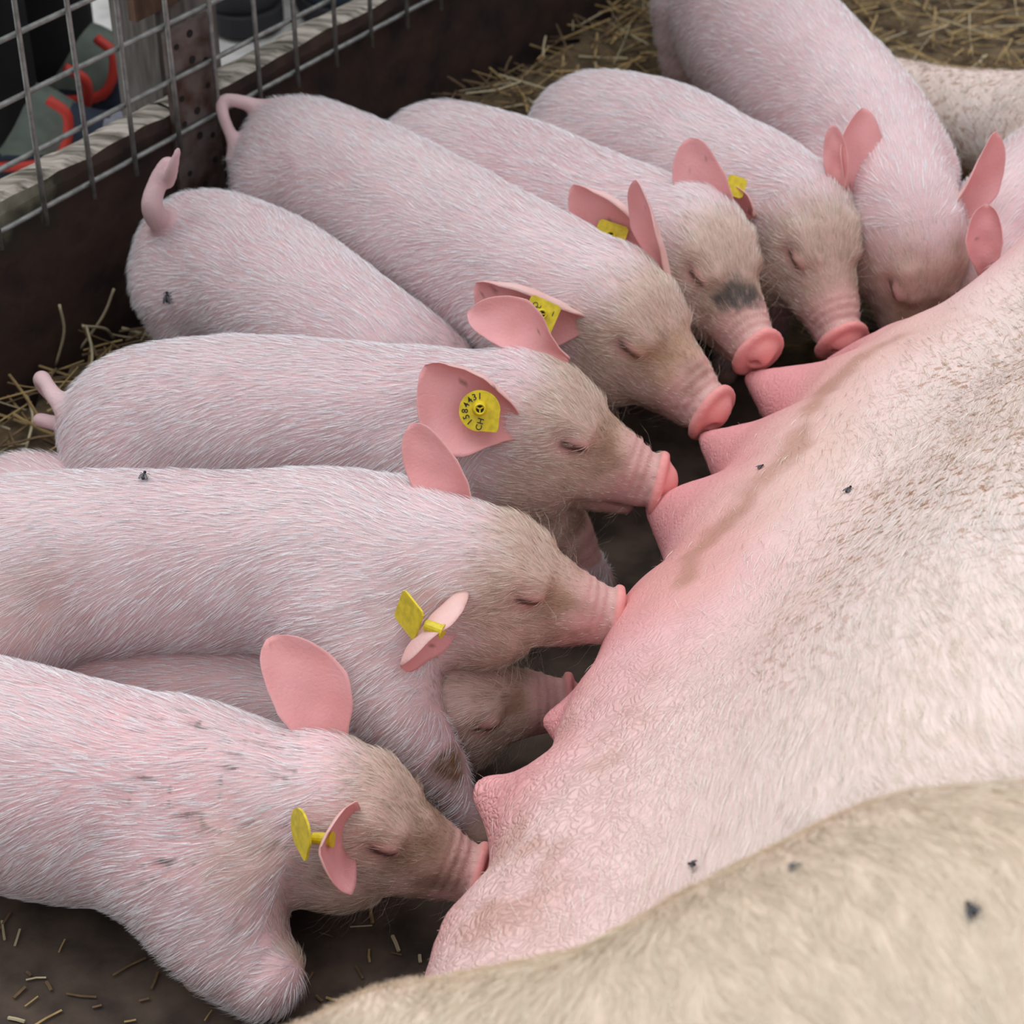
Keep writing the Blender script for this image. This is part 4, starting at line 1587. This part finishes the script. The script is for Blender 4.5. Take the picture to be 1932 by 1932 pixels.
def stalks(name, pts, dirs, L, r, mi, mats, bend=.12, **props):
    n = len(pts)
    s_ = np.cross(dirs, [0, 0, 1.0])
    s_ /= np.linalg.norm(s_, axis=1)[:, None] + 1e-9
    u_ = np.cross(s_, dirs)
    bx = rng.normal(0, bend, n)[:, None]
    Vs = []
    for t in (-.5, 0, .5):
        c = pts + dirs * (L * t)[:, None] + s_ * bx * (L * (t * t - .12))[:, None]
        for k in range(4):
            a = k * math.pi / 2 + .4
            Vs.append(c + (s_ * math.cos(a) + u_ * math.sin(a) * .7) * r[:, None])
    V = np.stack(Vs, 1).reshape(-1, 3)
    base = np.arange(n)[:, None] * 12
    F = []
    for g in range(2):
        for k in range(4):
            F.append(base + np.array([g * 4 + k, g * 4 + (k + 1) % 4, g * 4 + 4 + (k + 1) % 4, g * 4 + 4 + k]))
    F.append(base + np.array([3, 2, 1, 0]))
    F.append(base + np.array([8, 9, 10, 11]))
    Fs = np.stack(F, 1)
    m = np.repeat(mi, 10)
    me = make_mesh(name, V, [Fs.reshape(-1, 4)], mats, None, [m], smooth=False)
    return link(name, me, **props)


n = 42000
X = rng.uniform(-.75, 2.1, n)
Y = rng.uniform(.95, 3.8, n)
hz, df = bed_height(X, Y)
pr = (hz > .010) & (df > .012) & (rng.random(n) < np.where(Y > 2.6, .45, 1.0))
X, Y, hz = X[pr], Y[pr], hz[pr]
n = len(X)
az = rng.uniform(0, math.pi, n)
el = rng.normal(0, .16, n)
dirs = np.stack([np.cos(az) * np.cos(el), np.sin(az) * np.cos(el), np.sin(el)], -1)
L = rng.uniform(.02, .085, n)
# stalks never poke through the board
_, df = bed_height(X, Y)
L = np.minimum(L, np.maximum(.02, 2 * df))
stalks('straw', np.stack([X, Y, hz + rng.uniform(-.004, .016, n)], -1), dirs, L, rng.uniform(.0006, .0015, n), rng.choice(3, n, p=[.42, .46, .12]), M_STRAW, kind='stuff',
       label='loose straw stalks heaped in the back of the pen and along the boards', category='straw')
# chaff and short straws on the bare floor in front
n = 420
X = rng.uniform(-.62, .15, n)
Y = rng.uniform(.62, .98, n)
az = rng.uniform(0, math.pi, n)
dirs = np.stack([np.cos(az), np.sin(az), rng.normal(0, .03, n)], -1)
stalks('chaff', np.stack([X, Y, np.full(n, .0022)], -1), dirs, rng.uniform(.004, .024, n) * rng.choice([.5, 1, 1.3], n, p=[.5, .35, .15]), rng.uniform(.0005, .0013, n), rng.choice(3, n, p=[.35, .45, .20]), M_STRAW, kind='stuff',
       label='short bits of straw scattered over the bare floor at the front', category='straw')
# upright stems between board and rumps
for (x0, y0, x1, y1, z1, lb) in [
        (105, 690, 112, 575, .10, 'tallest straw stalk, upright against the dark board left of the rumps'),
        (215, 640, 155, 615, .07, 'straw stalk leaning left below the board, close to the rump with a fly'),
        (150, 660, 215, 545, .09, 'long straw stalk leaning right across the board towards the rump with a fly'),
        (160, 745, 163, 615, .07, 'straight straw stalk standing just above the curled tail in the straw'),
        (48, 850, 50, 745, .05, 'short upright straw stalk at the left edge beside the curled tail')]:
    a, b = at(x0, y0, .035), at(x1, y1, z1)
    mb = MB()
    mid = (a + b) / 2 + [.006, 0, .004]
    mb.tube(catmull([a, mid, b], 5), .0013, 6)
    mb.build('straw_stalk', [M_STRAW[2]], smooth=True, origin=a, label=lb, category='straw')

# dark slatted grate at the far right edge
mb = MB()
gc = at(1975, 470, .01)
for k in range(9):
    mb.box(gc + np.array([.02 * k - .05, 0, .004]), (.012, .30, .016), None)
mb.box(gc + [.03, 0, -.006], (.20, .32, .008))
mb.build('floor_grate', [simple('dark_iron', (.03, .032, .034), .5, .3, 60)], origin=gc, label='dark iron floor grate beside the far piglet', category='grate')

# ------------------------------------------------------------------ flies
M_FLY = simple('fly_body', (.012, .012, .014), .35)
M_WING = simple('fly_wing', (.10, .10, .11), .3)


def fly(target, heading, label, size=1.0):
    """Settles a fly on the first surface that the line of sight through a point of the picture meets."""
    dg = bpy.context.evaluated_depsgraph_get()
    d = Vector(ray(*target)).normalized()
    ok, loc, nn, *_ = scn.ray_cast(dg, Vector((0, 0, CH)), d)
    if not ok:
        return
    Z = np.array(nn) if nn.dot(d) < 0 else -np.array(nn)
    Z = nrm(Z + VIEW * .3)
    hx_ = np.array([math.cos(heading), math.sin(heading), 0])
    X = nrm(hx_ - (hx_ @ Z) * Z)
    Y = np.cross(Z, X)
    Rm = np.stack([X, Y, Z], -1)
    k = .001 * size
    c = Z * 1.5 * k
    mb = MB()
    mb.ball(c + X * 0, np.array([1.5, .95, .9]) * k, Rm, 0, 10, 7)
    mb.ball(c - X * 2.0 * k, np.array([1.7, 1.1, .9]) * k, Rm, 0, 10, 7)
    mb.ball(c + X * 1.9 * k, np.array([.75, .9, .75]) * k, Rm, 0, 10, 7)
    for sg in (-1, 1):
        mb.ball(c - X * 2.0 * k + Y * sg * 1.3 * k + Z * .8 * k, np.array([2.4, .85, .08]) * k, Rm @ np.array([[math.cos(.35 * sg), math.sin(.35 * sg), 0], [-math.sin(.35 * sg), math.cos(.35 * sg), 0], [0, 0, 1.0]]), 1, 10, 5)
        for q in (-1, 0, 1):
            mb.tube([c + Y * sg * .6 * k, c + Y * sg * 1.8 * k + X * q * 1.2 * k + Z * .1 * k, c + Y * sg * 2.6 * k + X * q * 1.9 * k - Z * 1.6 * k], .12 * k, 4)
    o = mb.build('fly', [M_FLY, M_WING], smooth=True, label=label, category='fly')
    o.location = loc


bpy.context.view_layer.update()
fly((318, 558), 1.2, 'black fly on the rump of the piglet with the bent tail', 1.5)
fly((272, 899), 1.5, 'black fly on the back of the piglet standing over another', 1.2)
fly((1437, 882), 0.4, 'tiny fly on the pink udder beside the teats', .8)
fly((1603, 925), 0.8, 'small fly on the speckled belly of the sow, right of the tide mark', 1.0)
fly((1308, 1633), 2.6, 'fly on the sow where wrinkled skin meets the near thigh', 1.0)
fly((1505, 1638), 0.0, 'fly in the middle of the hairy near thigh of the sow', .9)
fly((1836, 1716), 1.9, 'largest fly on the near flank of the sow, low at the right edge', 1.3)
